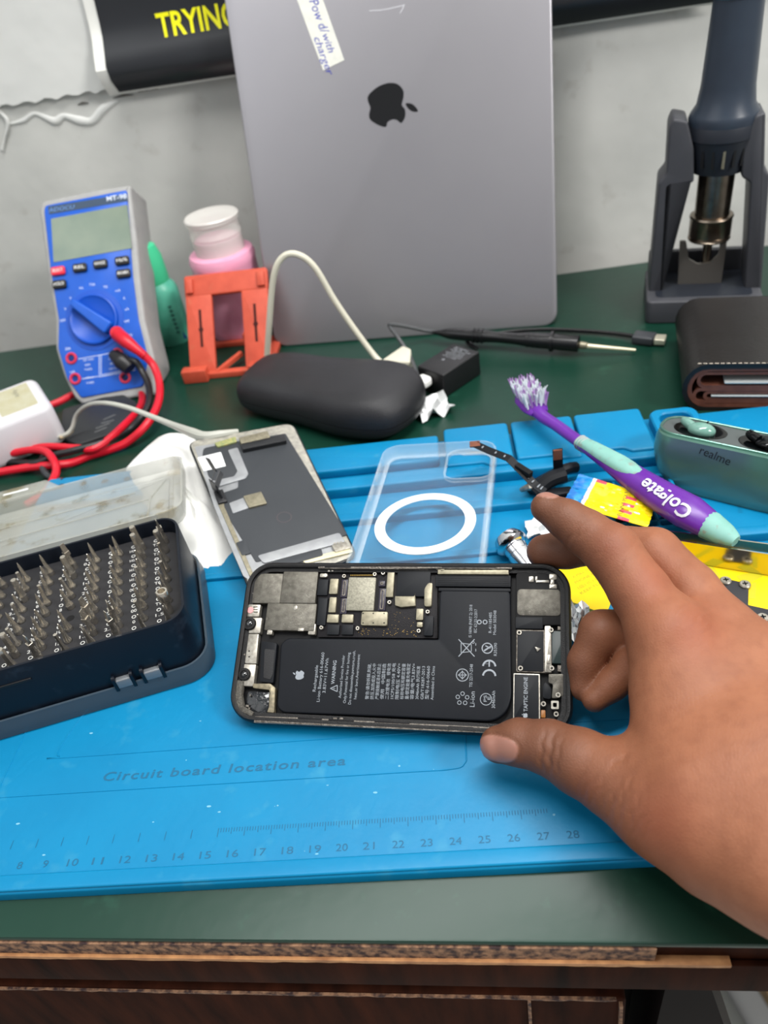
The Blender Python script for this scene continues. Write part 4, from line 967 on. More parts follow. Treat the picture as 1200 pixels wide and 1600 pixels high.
# usb cable with a bare metal plug
cb = [at(745, 545, .3), at(730, 532, .3), at(765, 524, .4), at(800, 518, .35), at(850, 515, .3), at(910, 517, .25), at(960, 521, .25), at(995, 526, .3)]
o = cb[0]; f = Fr(o)
uc = thing('usb_cable', 'black cable ending in a silver plug, lying behind the soldering pen tip', 'cable', f)
part('cable', [(G().tube([p-o for p in cb], .15, 8), m_pen)], uc)
q0, q1, q2 = at(990, 526, .35)-o, at(1023, 530, .35)-o, at(1040, 531, .35)-o
part('plug_body', [(G().beam(q0, q1, 1.05, .55, r=.1), mat('plug_grey', (58, 60, 64), .45))], uc)
part('plug_shell', [(G().beam(q1, q2, .85, .36, r=.03), mat('plug_shell_pale', (224, 218, 196), .3, .6)), ], uc)
# ---------------------------------------------------------------- white power adapter on the left
WA = Fr(at(42, 700, 0)*np.array([1, 1, 0])+np.array([0, 0, .1]), (.995, .10, 0), )
pts_t = [at(u, v, 3.2) for u, v in ((-60, 640), (52, 592), (93, 668), (-20, 700))]
WAo = np.array([-30.9, 41.6, .15])
yr = nrm(at(84, 634, 3.0)-at(57, 592, 3.0)); WX = np.array([-yr[1], yr[0], 0]); 
WA = Fr(WAo*np.array([1, 1, 1]), WX)
tr = WA.l(at(54, 590, 3.0)); br = WA.l(at(83, 634, 3.0))
m_wh = mat('adapter_white', (205, 203, 207), .32)
wa = thing('white_adapter', 'glossy white block-shaped power adapter with a yellowed label, at the left edge of the desk', 'adapter', WA)
xr_ = (tr[0]+br[0])/2; y0_, y1_ = br[1], tr[1]
part('housing', [(G().box2(xr_-9, y0_, xr_, y1_, .0, 3.0, .45, .7), m_wh)], wa, smooth=60)
g = G().prism(rrect(2.4, (y1_-y0_)*.72, .1, xr_-1.9, (y0_+y1_)/2+.1), 2.99, 3.015); g.prism(rrect(4.2, (y1_-y0_)*.72, .1, xr_-5.4, (y0_+y1_)/2+.1), 2.99, 3.013)
lb_ = part('label', [(g, mat('label_yellowed', (182, 180, 158), .5, col2=(172, 166, 132), nscale=1.5))], wa)
g = G(); g.text('Apple', (xr_-1.6, (y0_+y1_)/2+.9, 3.015), X=(0, -1, 0), Y=(1, 0, 0), h=.36, w=1.3, ext=.006)
for k in range(3): g.text(['10W USB', 'Power', 'Adapter'][k], (xr_-3.6-k*.5, (y0_+y1_)/2, 3.015), X=(0, -1, 0), Y=(1, 0, 0), h=.25, w=1.2, ext=.006)
part('label_print', [(g, mat('print_mid_grey', (120, 118, 105), .6))], lb_)
c1 = WA.w((xr_-.9, y0_+.6, .25))
wire('white_cable', [at(62, 690, .5), at(98, 681, .8), at(112, 670, 1.1), at(120, 648, 2.0), at(138, 633, 3.0), at(165, 630, 3.6), at(200, 637, 3.4), at(240, 652, 2.9), at(270, 664, 2.8), at(300, 676, 3.1), at(320, 682, 3.2), at(345, 679, 3.2), at(372, 674, 3.0)], [.14, .14, .14, .14, .14, .15, .16, .17, .2, .3, .3, .26, .14], mat('cable_grey_white', (172, 173, 164), .4), 'pale grey white cable from beside the white adapter arching to the loose phone screen', 'cable')
wire('frayed_cable_end', [at(94, 684, .75), at(106, 678, .8), at(114, 672, .9)], [.12, .16, .1], mat('fray_tan', (176, 160, 130), .7), 'frayed tan wire end beside the white adapter', 'wire')
# black pouch
f = Fr(at(150, 665, 0)); P = [(98, 690), (125, 700), (160, 688), (232, 668), (214, 632), (188, 618), (100, 645)]
g = G().prism(rpoly([f.l(at(u, v, .1))[:2] for u, v in P], .3), 0, .42, .1); g2 = G()
for u, v in [(150, 670), (158, 662), (148, 676), (162, 656)]:
    A = f.l(at(u, v, .4)); g2.beam((A[0], A[1], .43), (A[0]+random.uniform(.3, .9), A[1]+random.uniform(.1, .6), .43), .06, .01)
single('black_pouch', [(g, mat('pouch_black', (38, 40, 42), .5, bump=.2, bscale=3)), (g2, mat('scuff_grey', (120, 122, 122), .7))], f, 'flat black pouch with pale scuffs beneath the foot of the multimeter', 'pouch')
f = Fr(at(2, 708, 0)); single('round_weight', (G().lathe([(0, 0), (1.2, 0), (1.25, .4), (1.0, .8), (0, .85)]), mat('knob_grey', (120, 122, 126), .4)), f, 'round grey plastic puck below the white adapter at the left edge', 'puck')
# ================================================================ hot air gun in its stand
YG = 52.6
gw = lambda u, v, y=YG: aty(u, v, y)
GF = Fr((gw(1102, 500)[0], YG-.0, 0), (.985, -.17, 0))
m_gs = mat('gunstand_grey', (66, 67, 72), .5, col2=(60, 61, 66), nscale=.6)
m_gh = mat('gun_slate', (46, 56, 68), .34, col2=(42, 50, 62), nscale=.5)
m_gd = mat('gun_dark', (34, 38, 46), .4)
m_nz = mat('nozzle_steel', (150, 140, 126), .28, 1., col2=(110, 96, 84), nscale=1.2)
gl = lambda u, v, dy=0.: GF.l(_gp(u, v, dy))
def _gp(u, v, dy):
    r = ray(u, v); n_ = GF.Y; p0 = GF.o+n_*dy; t = ((p0-CC)@n_)/(r@n_); return CC+r*t
gs = thing('gun_stand', 'dark grey plastic cradle stand holding the hot air gun at the right of the desk', 'stand', GF)
# base block
bl, brr = gl(1010, 480, -2.6), gl(1192, 480, -2.6)
zb_ = gl(1100, 470, -2.6)[2]
g = G().prism(rrect(brr[0]-bl[0], 5.6, .4, (bl[0]+brr[0])/2, 0.2), 0, max(zb_, 1.6), .12)
part('base', [(g, m_gs)], gs)
g = G().prism(rrect(brr[0]-bl[0]-1.2, 4.2, .4, (bl[0]+brr[0])/2, 0.2), max(zb_, 1.6)-.02, max(zb_, 1.6)+.02)
part('base_recess', [(g, m_gd)], gs)
part('back_plate', [(G().box(((bl[0]+brr[0])/2, 2.5, 1.6), (brr[0]-bl[0]-.3, .5, 3.2), .1), m_gs)], gs)
zc_ = max(zb_, 1.6)
def leg(side):
    if side < 0: P = [(1012, 470), (1034, 470), (1044, 290), (1084, 284), (1084, 232), (1074, 188), (1052, 184), (1045, 200), (1041, 270), (1029, 284)]
    else: P = [(1188, 466), (1162, 466), (1172, 284), (1158, 276), (1160, 225), (1180, 180), (1196, 174), (1194, 262), (1202, 272)]
    Q = []
    for u, v in P:
        p = gl(u, v, -.6); Q.append((p[0], max(p[2], .8)))
    g = G().prism(rpoly(Q, .18, 4), 0, 2.6, .15); return g.xf(lambda p: np.array([p[0], .9-p[2]+.9, p[1]]))
part('arm', [(leg(-1), m_gs)], gs); part('arm', [(leg(1), m_gs)], gs)
# inner notch plate of bent metal
P = [(1058, 464), (1124, 460), (1136, 374), (1126, 374), (1122, 398), (1108, 410), (1090, 412), (1076, 404), (1072, 376), (1062, 376), (1060, 420)]
Q = [(lambda p: (p[0], p[2]))(gl(u, v, .2)) for u, v in P]
part('notch_plate', [(G().prism(rpoly(Q, .12, 3), 0, .2).xf(lambda p: np.array([p[0], .3-p[2], p[1]])), mat('notch_metal', (120, 116, 110), .4, .7))], gs)
# the gun
ax0, ax1 = gl(1100, 430, .6), gl(1141, -20, .6)
o_ = GF.w(ax0); A_ = nrm(GF.w(ax1)-o_)
HF = Fr(o_, Z=A_, X=np.array([1, 0, 0]))
def hz(u, v):
    """distance along the gun axis and radius scale for a pixel on its silhouette"""
    n_ = np.cross(A_, np.cross(CF, A_)); r = ray(u, v); t = ((o_-CC)@n_)/(r@n_); q = CC+r*t-o_; h = q@A_; return h, np.linalg.norm(q-A_*h)
def R_(u, v): h, r = hz(u, v); return (r, h)
gun = thing('hot_air_gun', 'slate grey hot air gun handle pointing nozzle down in the grey stand', 'hot air gun', HF)
h1, r1 = hz(1072, 200); hS, rS = hz(1076, 272); hT, rT = hz(1088, 170)
h0, r0 = hz(1103, 0)
part('handle', [(G().lathe([(r1*1.0, hz(1073, 205)[0]), (r1*1.03, h1+.25), (r1*.98, h1+.55), (r1*.84, h1+1.0), (r1*.77, h1+2.0), (r0*1.0, h0), (r0, h0+1.2)], seg=36), m_gh)], gun, smooth=50)
part('end_collar', [(G().lathe([(r0*1.04, h0-.1), (r0*1.05, h0+6), (r0*.9, h0+6.3), (0, h0+6.3)], seg=32), mat('gun_teal', (24, 88, 100), .4))], gun, 'teal collar')
part('vent_housing', [(G().lathe([(0, hS-.1), (rS*.98, hS-.05), (rS, hS+.1), (r1*.98, h1-.9), (r1*1.01, h1-.85), (r1*1.02, h1-.1), (r1*.99, h1)], seg=36), m_gd)], gun)
g = G(); g2 = G()
vc = HF.l(CC); va = math.degrees(math.atan2(vc[1], vc[0]))
for k, a in enumerate((va-30, va-10, va+9, va+28, va+46)):
    a = math.radians(a); c = np.array([math.cos(a), math.sin(a), 0]); hh = (hS+h1)/2-.2; rr = (rS+r1)/2
    (g2 if k == 2 else g).beam(c*(rr-.03)+np.array([0, 0, hh-.75]), c*(rr+.02)+np.array([0, 0, hh+.75]), .16, .12, c)
part('vent_slot', [(g, mat('slot_black', (8, 10, 14), .6)), (g2, m_pale)], gun)
hb, rb_ = hz(1086, 342)[0], hz(1086, 310)[1]
hb2 = hz(1078, 378)[0]; rb2 = hz(1077, 355)[1]
part('barrel', [(G().lathe([(rb_, hb-.2), (rb_*1.02, hS)], seg=32), m_nz)], gun)
part('nozzle_collar', [(G().lathe([(rb_*.7, hb2-.05), (rb2*1.0, hb2), (rb2*1.02, hb2+.1), (rb2*.92, hb2+.2), (rb2, hb2+.3), (rb2, hb-.1), (rb2*1.04, hb), (rb2, hb+.1), (rb_, hb+.15)], seg=32), m_nz)], gun)
part('nozzle', [(G().lathe([(.28, hz(1100, 415)[0]), (.32, hb2+.1)], seg=16), m_nz)], gun)

# ================================================================ folded brown wallet
wl0 = at(1064, 612, 1.2); WF = Fr((wl0[0], 41.0, .0), nrm(at(1200, 600, 1.4)*np.array([1, 1, 0])-np.array([wl0[0], wl0[1], 0])*1.0))
WF = Fr((at(1066, 612, 1.3)[0], at(1066, 612, 1.3)[1], 0), (.985, -.17, 0))
m_lo = mat('wallet_black_leather', (24, 21, 20), .4, col2=(28, 26, 26), nscale=1, bump=.25, bscale=4)
m_li = mat('wallet_brown_leather', (118, 72, 56), .5, col2=(92, 54, 42), nscale=1.5, bump=.2, bscale=6)
wlt = thing('wallet', 'thick folded black leather wallet with brown lining and pale stitching at the right edge', 'wallet', WF)
def cband(x0, xe, z0, z1, t, y0, y1, name, m):
    """a leather layer bent round the spine: C-shaped section swept along y"""
    r = (z1-z0)/2; zc = (z0+z1)/2; P = [(xe, z0)]; n = 9
    for k in range(n+1):
        a = -math.pi/2-math.pi*k/n; P.append((x0+r*.85+r*.85*math.cos(a), zc+r*math.sin(a)))
    P.append((xe, z1)); P = np.array(P)
    I = inset(P, 0); 
    Q = [(xe, z1-t)]
    for k in range(n+1):
        a = math.pi/2+math.pi*k/n; Q.append((x0+r*.85+(r*.85-t)*math.cos(a), zc+(r-t)*math.sin(a)))
    Q.append((xe, z0+t)); O_ = np.concatenate([P, np.array(Q)])
    g = G().prism(O_, y0, y1, .03, seg=2).xf(lambda p: np.array([p[0], p[2], p[1]])); return part(name, [(g, m)], wlt)
cband(0, 11, .02, 3.05, .22, 0, 8.5, 'cover', m_lo)
cband(.28, 11, .26, 2.8, .18, .06, 8.4, 'lining', m_li)
cband(.6, 11, .5, 1.45, .14, .1, 8.3, 'inner_fold', m_li)
cband(.75, 11, 1.5, 2.5, .13, .1, 8.3, 'inner_fold', m_li)
cband(1.2, 11, .68, 1.25, .13, .12, 8.3, 'pocket_leaf', m_li)
g = G().box2(1.6, .05, 11, 8, .92, 1.0, .02); part('card', [(g, mat('card_pale', (180, 186, 186), .4))], wlt)
g = G().box2(2.2, .05, 11, 8, 1.78, 1.88, .02); part('card', [(g, mat('card_pale', (180, 186, 186), .4))], wlt)
g = G()
for k in range(34): g.box((.75+k*.3, .10, 3.07), (.2, .05, .03), .01)
part('stitching', [(g, mat('thread_pale', (200, 190, 175), .7))], wlt, kind='stuff')

# ================================================================ green earbud case, open
EX = nrm(np.array([.86, -.51, 0])); EY = nrm(np.array([.10, .17, 1.])) 
EB = Fr(at(1115, 700, 3.0), EX, Y=EY)      # front face: X along the case, Y up, Z towards the viewer
m_eg = mat('earcase_sea_green', (112, 152, 140), .28, .65, col2=(104, 142, 130), nscale=.4)
m_ed = mat('earcase_inner_grey', (78, 84, 84), .5)
m_eb = mat('earcase_gloss_black', (6, 8, 9), .12, spec=.3)
eb = thing('earbud_case', 'open sea-green metallic earbud case marked realme, resting on the right edge of the blue mat', 'earbud case', EB)
ep = lambda u, v, h=0: EB.pl(u, v, h)[:2]
yt = ep(1115, 692)[1]
lc_, rc_ = ep(1017, 705)[0], 5.2
bot = ep(1140, 797)[1]
oc = spl([(lc_, yt-.3, 0), (lc_+.05, yt-1.3, 0), (lc_+.7, bot+.75, 0), (lc_+2.2, bot+.1, 0), (lc_+4.0, bot, 0), (rc_-1.8, bot+.1, 0), (rc_-.5, bot+.7, 0), (rc_, yt-1.3, 0), (rc_, yt-.3, 0)], 5)[:, :2]
oc = np.concatenate([[(lc_+.1, yt+1.6)], oc, [(rc_-.1, yt+1.6)]])
DP = 2.5
def flat(g): return g.xf(lambda p: np.array([p[0], min(p[1], yt), p[2]]))
body_ = flat(G().prism(oc, -DP, .45, 1.0, 1.0, 8))
part('case_body', [(body_, m_eg)], eb, smooth=50)
a, b = ep(1094, 703, .45), ep(1141, 722, .45); m = (a+b)/2; d = nrm(np.append(b-a, 0))
g = G().text('realme', (m[0], m[1], .46), X=d, Y=np.cross((0, 0, 1), d), h=.46, w=np.linalg.norm(b-a), ext=.006)
part('logo_text', [(g, mat('logo_dark', (30, 40, 38), .5))], eb, 'dark lettering reading realme')
w_ = rc_-lc_
to = rrect(w_-.35, DP-.25, .9, (lc_+rc_)/2, -(DP-.45)/2-.03, 8)       # in x, z of the case
up2 = lambda g: g.xf(lambda p: np.array([p[0], yt+p[2], -p[1]-2*0])) 
def tray_(g): return g.xf(lambda p: np.array([p[0], yt+p[2], p[1]]))
to_r = rrect(w_-.1, DP-.05, 1.0, (lc_+rc_)/2, -(DP-.45)/2-.03, 8)
part('rim', [(tray_(G().frame(to_r, to, -.1, .12, .02)), m_eg)], eb)
tray = part('tray', [(tray_(G().prism(to, -.05, .03)), m_ed)], eb)
zc2 = -(DP-.45)/2-.05
m_bud = mat('earbud_green_gloss', (104, 146, 134), .15, coat=.6)
cc1 = EB.l(EB.w((0, 0, 0)))
def onrim(u, v):
    r = ray(u, v); p0 = EB.w((0, yt, 0)); t = ((p0-CC)@EB.Y)/(r@EB.Y); return EB.l(CC+r*t)
x1_, x2_ = onrim(1092, 676)[0], onrim(1190, 708)[0]
for x in (x1_, x2_): part('well', [(tray_(G().lathe([(1.28, .02), (1.28, .05), (1.2, .06), (1.0, .045), (0, .04)], (x, zc2, 0), seg=40, sq=.78)), m_eb)], tray)
for i, (x, lab_) in enumerate(((x1_, 'sea-green earbud with a small dark slot, seated in the left well of the open case'), (x2_, 'glossy black earbud seated in the right well of the open case'))):
    f = Fr(EB.w((x+.05, yt+.12, zc2+.15)), EB.X, Z=EB.Y)
    mb = m_bud if i == 0 else m_eb
    t = thing('earbud', lab_, 'earbud', f)
    part('bud_body', [(G().ell((0.05, -.1, .05), (.68, .5, .38) if i == 0 else (.6, .5, .28)), mb)], t)
    part('stem', [(G().tube([(-.45, .0, .1), (-.75, .12, .2), (-.95, .3, .22)], [.26, .24, .2], 12, 5), mb)], t)
    part('mic_slot', [(G().box((.22, .12, .40), (.08, .22, .1), .02), m_eb)], t)

# ================================================================ toothbrush
tb = [dep(822, 622, 45.0), dep(845, 648, 44.2), dep(870, 665, 43.6), dep(905, 690, 42.6), dep(945, 716, 41.7), dep(985, 743, 40.7), dep(1030, 773, 39.6), dep(1075, 800, 38.5), dep(1110, 822, 37.7), dep(1150, 846, 36.9)]
tb = [at(u, v, z) for u, v, z in ((822, 622, 2.2), (845, 648, 2.3), (870, 665, 2.35), (905, 690, 2.4), (945, 716, 2.45), (985, 743, 2.3), (1030, 773, 2.2), (1075, 800, 2.15), (1110, 822, 2.0), (1150, 846, 1.9))]
TBo = tb[4]; TBF = Fr(TBo, nrm(tb[-1]-tb[0]))
m_pur = mat('brush_purple', (98, 40, 148), .3, col2=(90, 34, 138), nscale=1.)
m_mint = mat('brush_mint_rubber', (128, 178, 168), .6, col2=(116, 166, 156), nscale=1.5, dirt=(130, 140, 130), damt=.5, dscale=3)
tbt = thing('toothbrush', 'used purple and mint toothbrush with worn bristles, lying across the blue mat pads', 'toothbrush', TBF)
Lc = lambda pts: [TBF.l(p) for p in pts]
body = Lc(tb[:9]); 
hg_ = G().tube(body, [.42, .40, .36, .36, .52, .72, .86, .95, .72], 18, 8, flat=.75)
part('handle', [(hg_, m_pur)], tbt, 'purple handle')
part('tail_grip', [(G().tube([body[7]*.4+body[8]*.6, body[8], TBF.l(tb[9]*.6+tb[8]*.4), TBF.l(tb[9])], [.70, .76, .58, .30], 16, 6, flat=.8), m_mint)], tbt, 'stained mint rubber tail')
q = Lc([tb[3], tb[4], tb[5], tb[6]]); up_ = np.array([0, 0, .28])
side = nrm(np.array([.35, .5, .9]))
g = G().tube([q[0]+up_*.2, (q[0]+q[1])/2+up_*.6, q[1]+up_*.75, (q[1]+q[2])/2+up_*1.0, q[1]*.1+q[2]*.9+up_*1.12, q[2]*.75+q[3]*.25+up_*1.25, q[2]*.55+q[3]*.45+up_*1.4], [.36, .43, .5, .54, .52, .38, .08], 16, 6, flat=.62)
part('thumb_grip', [(g, m_mint)], tbt, 'mint rubber thumb grip')
g = G()
for k in range(3): g.lathe([(.34, 0), (.42, .05), (.34, .1)], q[0]+(q[1]-q[0])*(.02+.09*k), q[1]-q[0], 16)
part('neck_ring', [(g, mat('ring_grey', (170, 176, 176), .6))], tbt)
a, b = np.array(TBF.l(at(1086, 800, 2.1))), np.array(TBF.l(at(1030, 762, 2.2)))
m = (a+b)/2; d = nrm(b-a); nrm_ = TBF.l(CC)-m; Yt = nrm(np.cross(nrm_, d)); Zt = np.cross(d, Yt)
m = m+Yt*.2
g = G().text('Colgate', m+Zt*.70, X=d, Y=Yt, h=.66, w=2.9, bold=.02, ext=.01)
g = drape(finer(g, .07), hg_, Zt, .05)
part('brand_lettering', [(g, mat('letter_silver', (205, 205, 215), .4))], tbt, 'silver white lettering reading Colgate')
hd = Lc([tb[0], tb[1]]); ax = nrm(hd[0]-hd[1]); lat = nrm(np.cross((0, 0, 1), ax)); 
part('head', [(G().tube([hd[1]+ax*.2, hd[1]+ax*.9, hd[1]+ax*2.0, hd[1]+ax*2.7], [.5, .75, .75, .4], 16, 6, flat=.4), m_pur)], tbt)
g = G(); gp_ = G(); random.seed(9)
tuft = np.array([-.35, .1, .95])
for i in range(9):
    for j in range(5):
        c = hd[1]+ax*(.55+i*.26)+lat*(j-2)*.26+np.array([0, 0, .2])
        for k in range(5):
            d = nrm(tuft+np.array([random.uniform(-.15, .15), random.uniform(-.15, .15), 0])+lat*(j-2)*.08+ax*(.22*(i-3)/4)); L = random.uniform(.75, .98)
            (gp_ if (i+j) % 3 == 0 or i > 7 else g).tube([c, c+d*L*.6, c+d*L+np.array([random.uniform(-.12, .12), random.uniform(-.12, .12), 0])], [.05, .045, .02], 4, 2)
part('bristles', [(g, mat('bristle_pale', (205, 214, 218), .6)), (gp_, mat('bristle_lilac', (160, 120, 180), .6))], tbt, 'splayed pale and lilac bristles', kind='stuff')

# ================================================================ screen assembly
s_ = .82
SCo = CC+(np.array([-14.073, 38.313, -3.24])-CC)*s_
SC = Fr(SCo, (.887, .448, -.111), Y=(-.429, .889, .160))
SW, SH = 5.8, 11.6
m_sk = mat('panel_edge_black', (30, 31, 34), .35)
m_sg = mat('panel_back_grey', (58, 61, 65), .5, spec=.35, col2=(53, 56, 60), nscale=.3)
m_ss = mat('panel_silver_film', (168, 170, 172), .35, .4, col2=(150, 152, 156), nscale=2)
scn = thing('display_panel', 'removed phone display lying face down with its grey back and flex cables showing', 'phone screen', SC)
sp_ = lambda u, v, h=.0: SC.pl(u, v, h)[:2]
so = rpoly([sp_(292, 690), sp_(392, 930), sp_(560, 870), sp_(458, 660)], .7, 8)
part('glass_frame', [(G().prism(so, -.25, 0, .05, .1), m_sk)], scn)
part('metal_border', [(G().prism(inset(so, .10), -.02, .05, .02), mat('border_champagne', (190, 186, 172), .4, .4, col2=(140, 138, 132), nscale=3))], scn)
def sq(name, P, z0, z1, m, r=.08, label=None, b=.01, par=None):
    return part(name, [(G().prism(rpoly([sp_(u, v, z1) for u, v in P], r, 4), z0, z1, b), m)], par or scn, label)
sq('side_film', [(304, 698), (318, 740), (334, 790), (352, 835), (380, 900), (398, 912), (545, 862), (520, 830), (448, 684), (380, 684), (330, 694)], .04, .07, m_ss, .1)
sq('back_plate', [(372, 706), (368, 690), (446, 677), (543, 835), (400, 878), (352, 800), (348, 770), (372, 762)], .05, .12, m_sg, .12, 'matte grey metal back plate')
sq('upper_film', [(316, 712), (318, 700), (368, 690), (385, 745), (345, 758), (326, 745)], .05, .10, mat('panel_grey_film', (50, 53, 57), .45), .2)
sq('curved_cable', [(356, 703), (371, 699), (388, 740), (384, 747), (334, 762), (330, 752), (366, 744), (371, 736)], .10, .14, m_ss, .1, 'silvery L-shaped flex cable')
sq('earpiece_bar', [(376, 694), (379, 702), (448, 688), (444, 678)], .08, .40, m_sk, .08)
sq('earpiece_cover', [(373, 684), (377, 693), (422, 683), (418, 673)], .08, .44, m_pale, .05)
sq('green_flex', [(335, 692), (340, 698), (370, 690), (368, 682)], .05, .2, mat('flex_green_gold', (96, 122, 84), .4, col2=(170, 160, 100), nscale=6), .05)
sq('white_label', [(308, 715), (318, 736), (353, 728), (345, 706)], .06, .125, mat('label_white', (226, 228, 228), .5), .05)
sq('chip', [(380, 775), (389, 793), (417, 786), (408, 768)], .11, .24, m_pale, .05, 'beige connector chip')
sq('chip_film', [(358, 786), (364, 802), (392, 792), (384, 776)], .11, .14, m_ss, .05)
sq('bottom_film', [(402, 868), (412, 880), (540, 846), (530, 832)], .12, .15, m_ss, .15)
sq('bottom_pad', [(412, 882), (425, 890), (505, 868), (502, 857)], .13, .17, m_sg, .1)
sq('corner_pad', [(368, 848), (378, 868), (392, 864), (382, 843)], .10, .15, m_sg, .08)
sq('side_strip', [(340, 786), (390, 900), (396, 897), (350, 790), (352, 776), (338, 774)], .07, .13, m_pale, .05)
sq('foot_bracket', [(518, 852), (524, 862), (548, 856), (540, 846)], .10, .22, m_silver, .05)
sq('gold_edge', [(470, 874), (478, 880), (552, 862), (545, 856)], .06, .16, mat('ivory_metal', (222, 212, 176), .4, .3), .05)
for k, (u, v) in enumerate([(523, 850), (528, 849), (533, 848)]): c = sp_(u, v, .15); part('rivet', [(G().disc((c[0], c[1], .15), .07, .04, seg=10), m_silver)], scn)
c = sp_(444, 808, .12); part('faint_stamp', [(G().frame(rrect(.8, .8, .4, c[0], c[1], 6), rrect(.68, .68, .34, c[0], c[1], 6), .11, .123), mat('stamp_faint', (66, 60, 64), .5))], scn)
def sw(u, v, h): r = ray(u, v); t = ((SC.w((0, 0, h))-CC)@SC.Z)/(r@SC.Z); return SC.l(CC+r*t)
g = G()
def strip(P, w, t=.03, side=None):
    g = G()
    for a, b in zip(P, P[1:]): g.beam(a, b, w, t, side if side is not None else (0, 1, .3))
    return g
P = [sw(337, 768, .15), sw(331, 752, .9), sw(336, 736, 1.2), sw(324, 716, 1.9)]
part('ribbon_cable', [(strip(P, .55, .05, (1, .4, .3)), m_sk)], scn, 'black ribbon cable standing up')
P = [sw(345, 775, .15), sw(338, 760, .7), sw(346, 738, 1.1)]
part('ribbon_cable', [(strip(P, .7, .06, (1, .2, .4)), m_sk)], scn)
part('ribbon_base', [(G().box((sw(345, 778, .1)[0], sw(345, 778, .1)[1], .15), (.5, 1.0, .2), .05), m_sk)], scn)

# ================================================================ tissue
f = Fr(at(270, 780, .5))
TP = [(190, 735), (228, 688), (262, 668), (300, 676), (322, 705), (352, 800), (366, 842), (352, 868), (336, 886), (298, 878), (270, 860), (240, 800)]
to_ = [f.l(at(u, v, 1.0))[:2] for u, v in TP]
random.seed(21); g = G(); cen = np.mean(to_, 0); sp2 = spl([(p[0], p[1], 0) for p in to_], 4, True)[:, :2]
R = []
for k, t in enumerate(np.linspace(1, 0.04, 12)):
    ring = []
    for j, p in enumerate(sp2):
        q = cen+(p-cen)*t; wob = .09*math.sin(j*.9+k*.9)+.10*math.sin(j*.37-k*1.2)+random.uniform(-.03, .03)
        hgt = .9*(1-t**3)+.5*(q[1]-cen[1]+6)/12*(1-t**4)
        ring.append((q[0]+(random.uniform(-.08, .08) if k == 0 else 0), q[1], max(.03, (0.05 if k == 0 else hgt+wob*min(1, (1-t)*6)))))
    R.append(ring)
g.loft(R, caps=(True, True))
single('tissue', (g, mat('tissue_white', (236, 236, 232), .9, bump=.35, bscale=.8)), f, 'crumpled white tissue bunched beneath the loose display and the frosted lid', 'tissue', smooth=60)
# ================================================================ clear phone case
CCo = CC+(np.array([-3.463, 33.28, -.537])-CC)*.89
CL = Fr(CCo, (.994, -.097, .038), Y=(.100, .992, -.075))
CW, CHH = 6.40, 13.3
m_tpu = mat('clear_case_plastic', (214, 224, 228), .10, alpha=.045, spec=.9, coat=.5)
m_tpue = mat('clear_case_edge', (222, 232, 236), .12, alpha=.2, spec=.9, coat=.5)
cc = thing('clear_phone_case', 'transparent phone case with a white magnetic ring and camera opening, lying on the mat steps', 'phone case', CL)
cy0 = 11.57/2-CHH/2
oo = rrect(CW, CHH, 1.0, 0, cy0, 8); n = len(oo)
g = G().loft([np.c_[inset(oo, d), np.full(n, z)] for d, z in [(.35, -.75), (.1, -.72), (0, -.55), (0, -.08), (.05, 0), (.14, 0), (.17, -.08), (.14, -.5), (.2, -.62), (.4, -.65)]], caps=(False, False))
part('case_wall', [(g, m_tpue)], cc)
cp_ = lambda u, v, h=-.65: CL.pl(u, v, h)[:2]
P = [cp_(*p) for p in ((691, 748), (766, 752), (774, 706), (706, 704))]
hc = np.mean(P, 0); hw_ = (P[1][0]-P[0][0]+P[2][0]-P[3][0])/2+.2; hh_ = P[3][1]-P[0][1]+.2
hole = rrect(hw_, hh_, .75, hc[0], hc[1], 8)
inn = inset(oo, .2)
# back plate with the camera opening: four panels round the hole, kept one mesh
g = G(); x0, x1 = hc[0]-hw_/2, hc[0]+hw_/2; y0, y1 = hc[1]-hh_/2, hc[1]+hh_/2; X0, X1 = -CW/2+.25, CW/2-.25; Y0, Y1 = cy0-CHH/2+.25, cy0+CHH/2-.25
idx = np.argsort([0]*0) if False else None
big = rrect(X1-X0, Y1-Y0, .8, (X0+X1)/2, (Y0+Y1)/2, 8)
def raybox(c, p):
    # the outer outline point seen from the hole centre in the direction of p
    d = p-c; t = 1e9
    for k in range(len(big)):
        a, b = big[k], big[(k+1) % len(big)]; e = b-a; den = d[0]*e[1]-d[1]*e[0]
        if abs(den) < 1e-9: continue
        w = a-c; tt = (w[0]*e[1]-w[1]*e[0])/den; s_2 = (w[0]*d[1]-w[1]*d[0])/den
        if tt > 0 and -1e-6 <= s_2 <= 1+1e-6: t = min(t, tt)
    return c+d*t
angs = np.linspace(0, 2*math.pi, 120, endpoint=False)
outer = []; innr = []
for a in angs:
    d = np.array([math.cos(a), math.sin(a)]); outer.append(raybox(hc, hc+d))
    sbig = big; big = hole; innr.append(raybox(hc, hc+d)); big = sbig
outer, innr = np.array(outer), np.array(innr)
def Lr(o, z): return np.c_[o, np.full(len(o), z)]
g.loft([Lr(outer, -.74), Lr(outer, -.65), Lr(innr, -.65), Lr(innr, -.74), Lr(outer, -.74)], caps=(False, False))
part('case_back', [(g, m_tpu)], cc)
g = G().frame(hole, inset(hole, -0.0)*1.0 if False else rrect(hw_-.22, hh_-.22, .65, hc[0], hc[1], 8), -.74, -.5, .03); part('camera_rim', [(g, m_tpue)], cc)
rc = cp_(664, 817); rx_ = abs(cp_(742, 817)[0]-cp_(586, 817)[0])/2
part('magnet_ring', [(G().frame(rrect(2*rx_, 2*rx_, rx_, rc[0], rc[1], 16), rrect(2*rx_-1.05, 2*rx_-1.05, rx_-.525, rc[0], rc[1], 16), -.66, -.61), mat('ring_white', (240, 240, 240), .4))], cc, 'white magnetic ring')
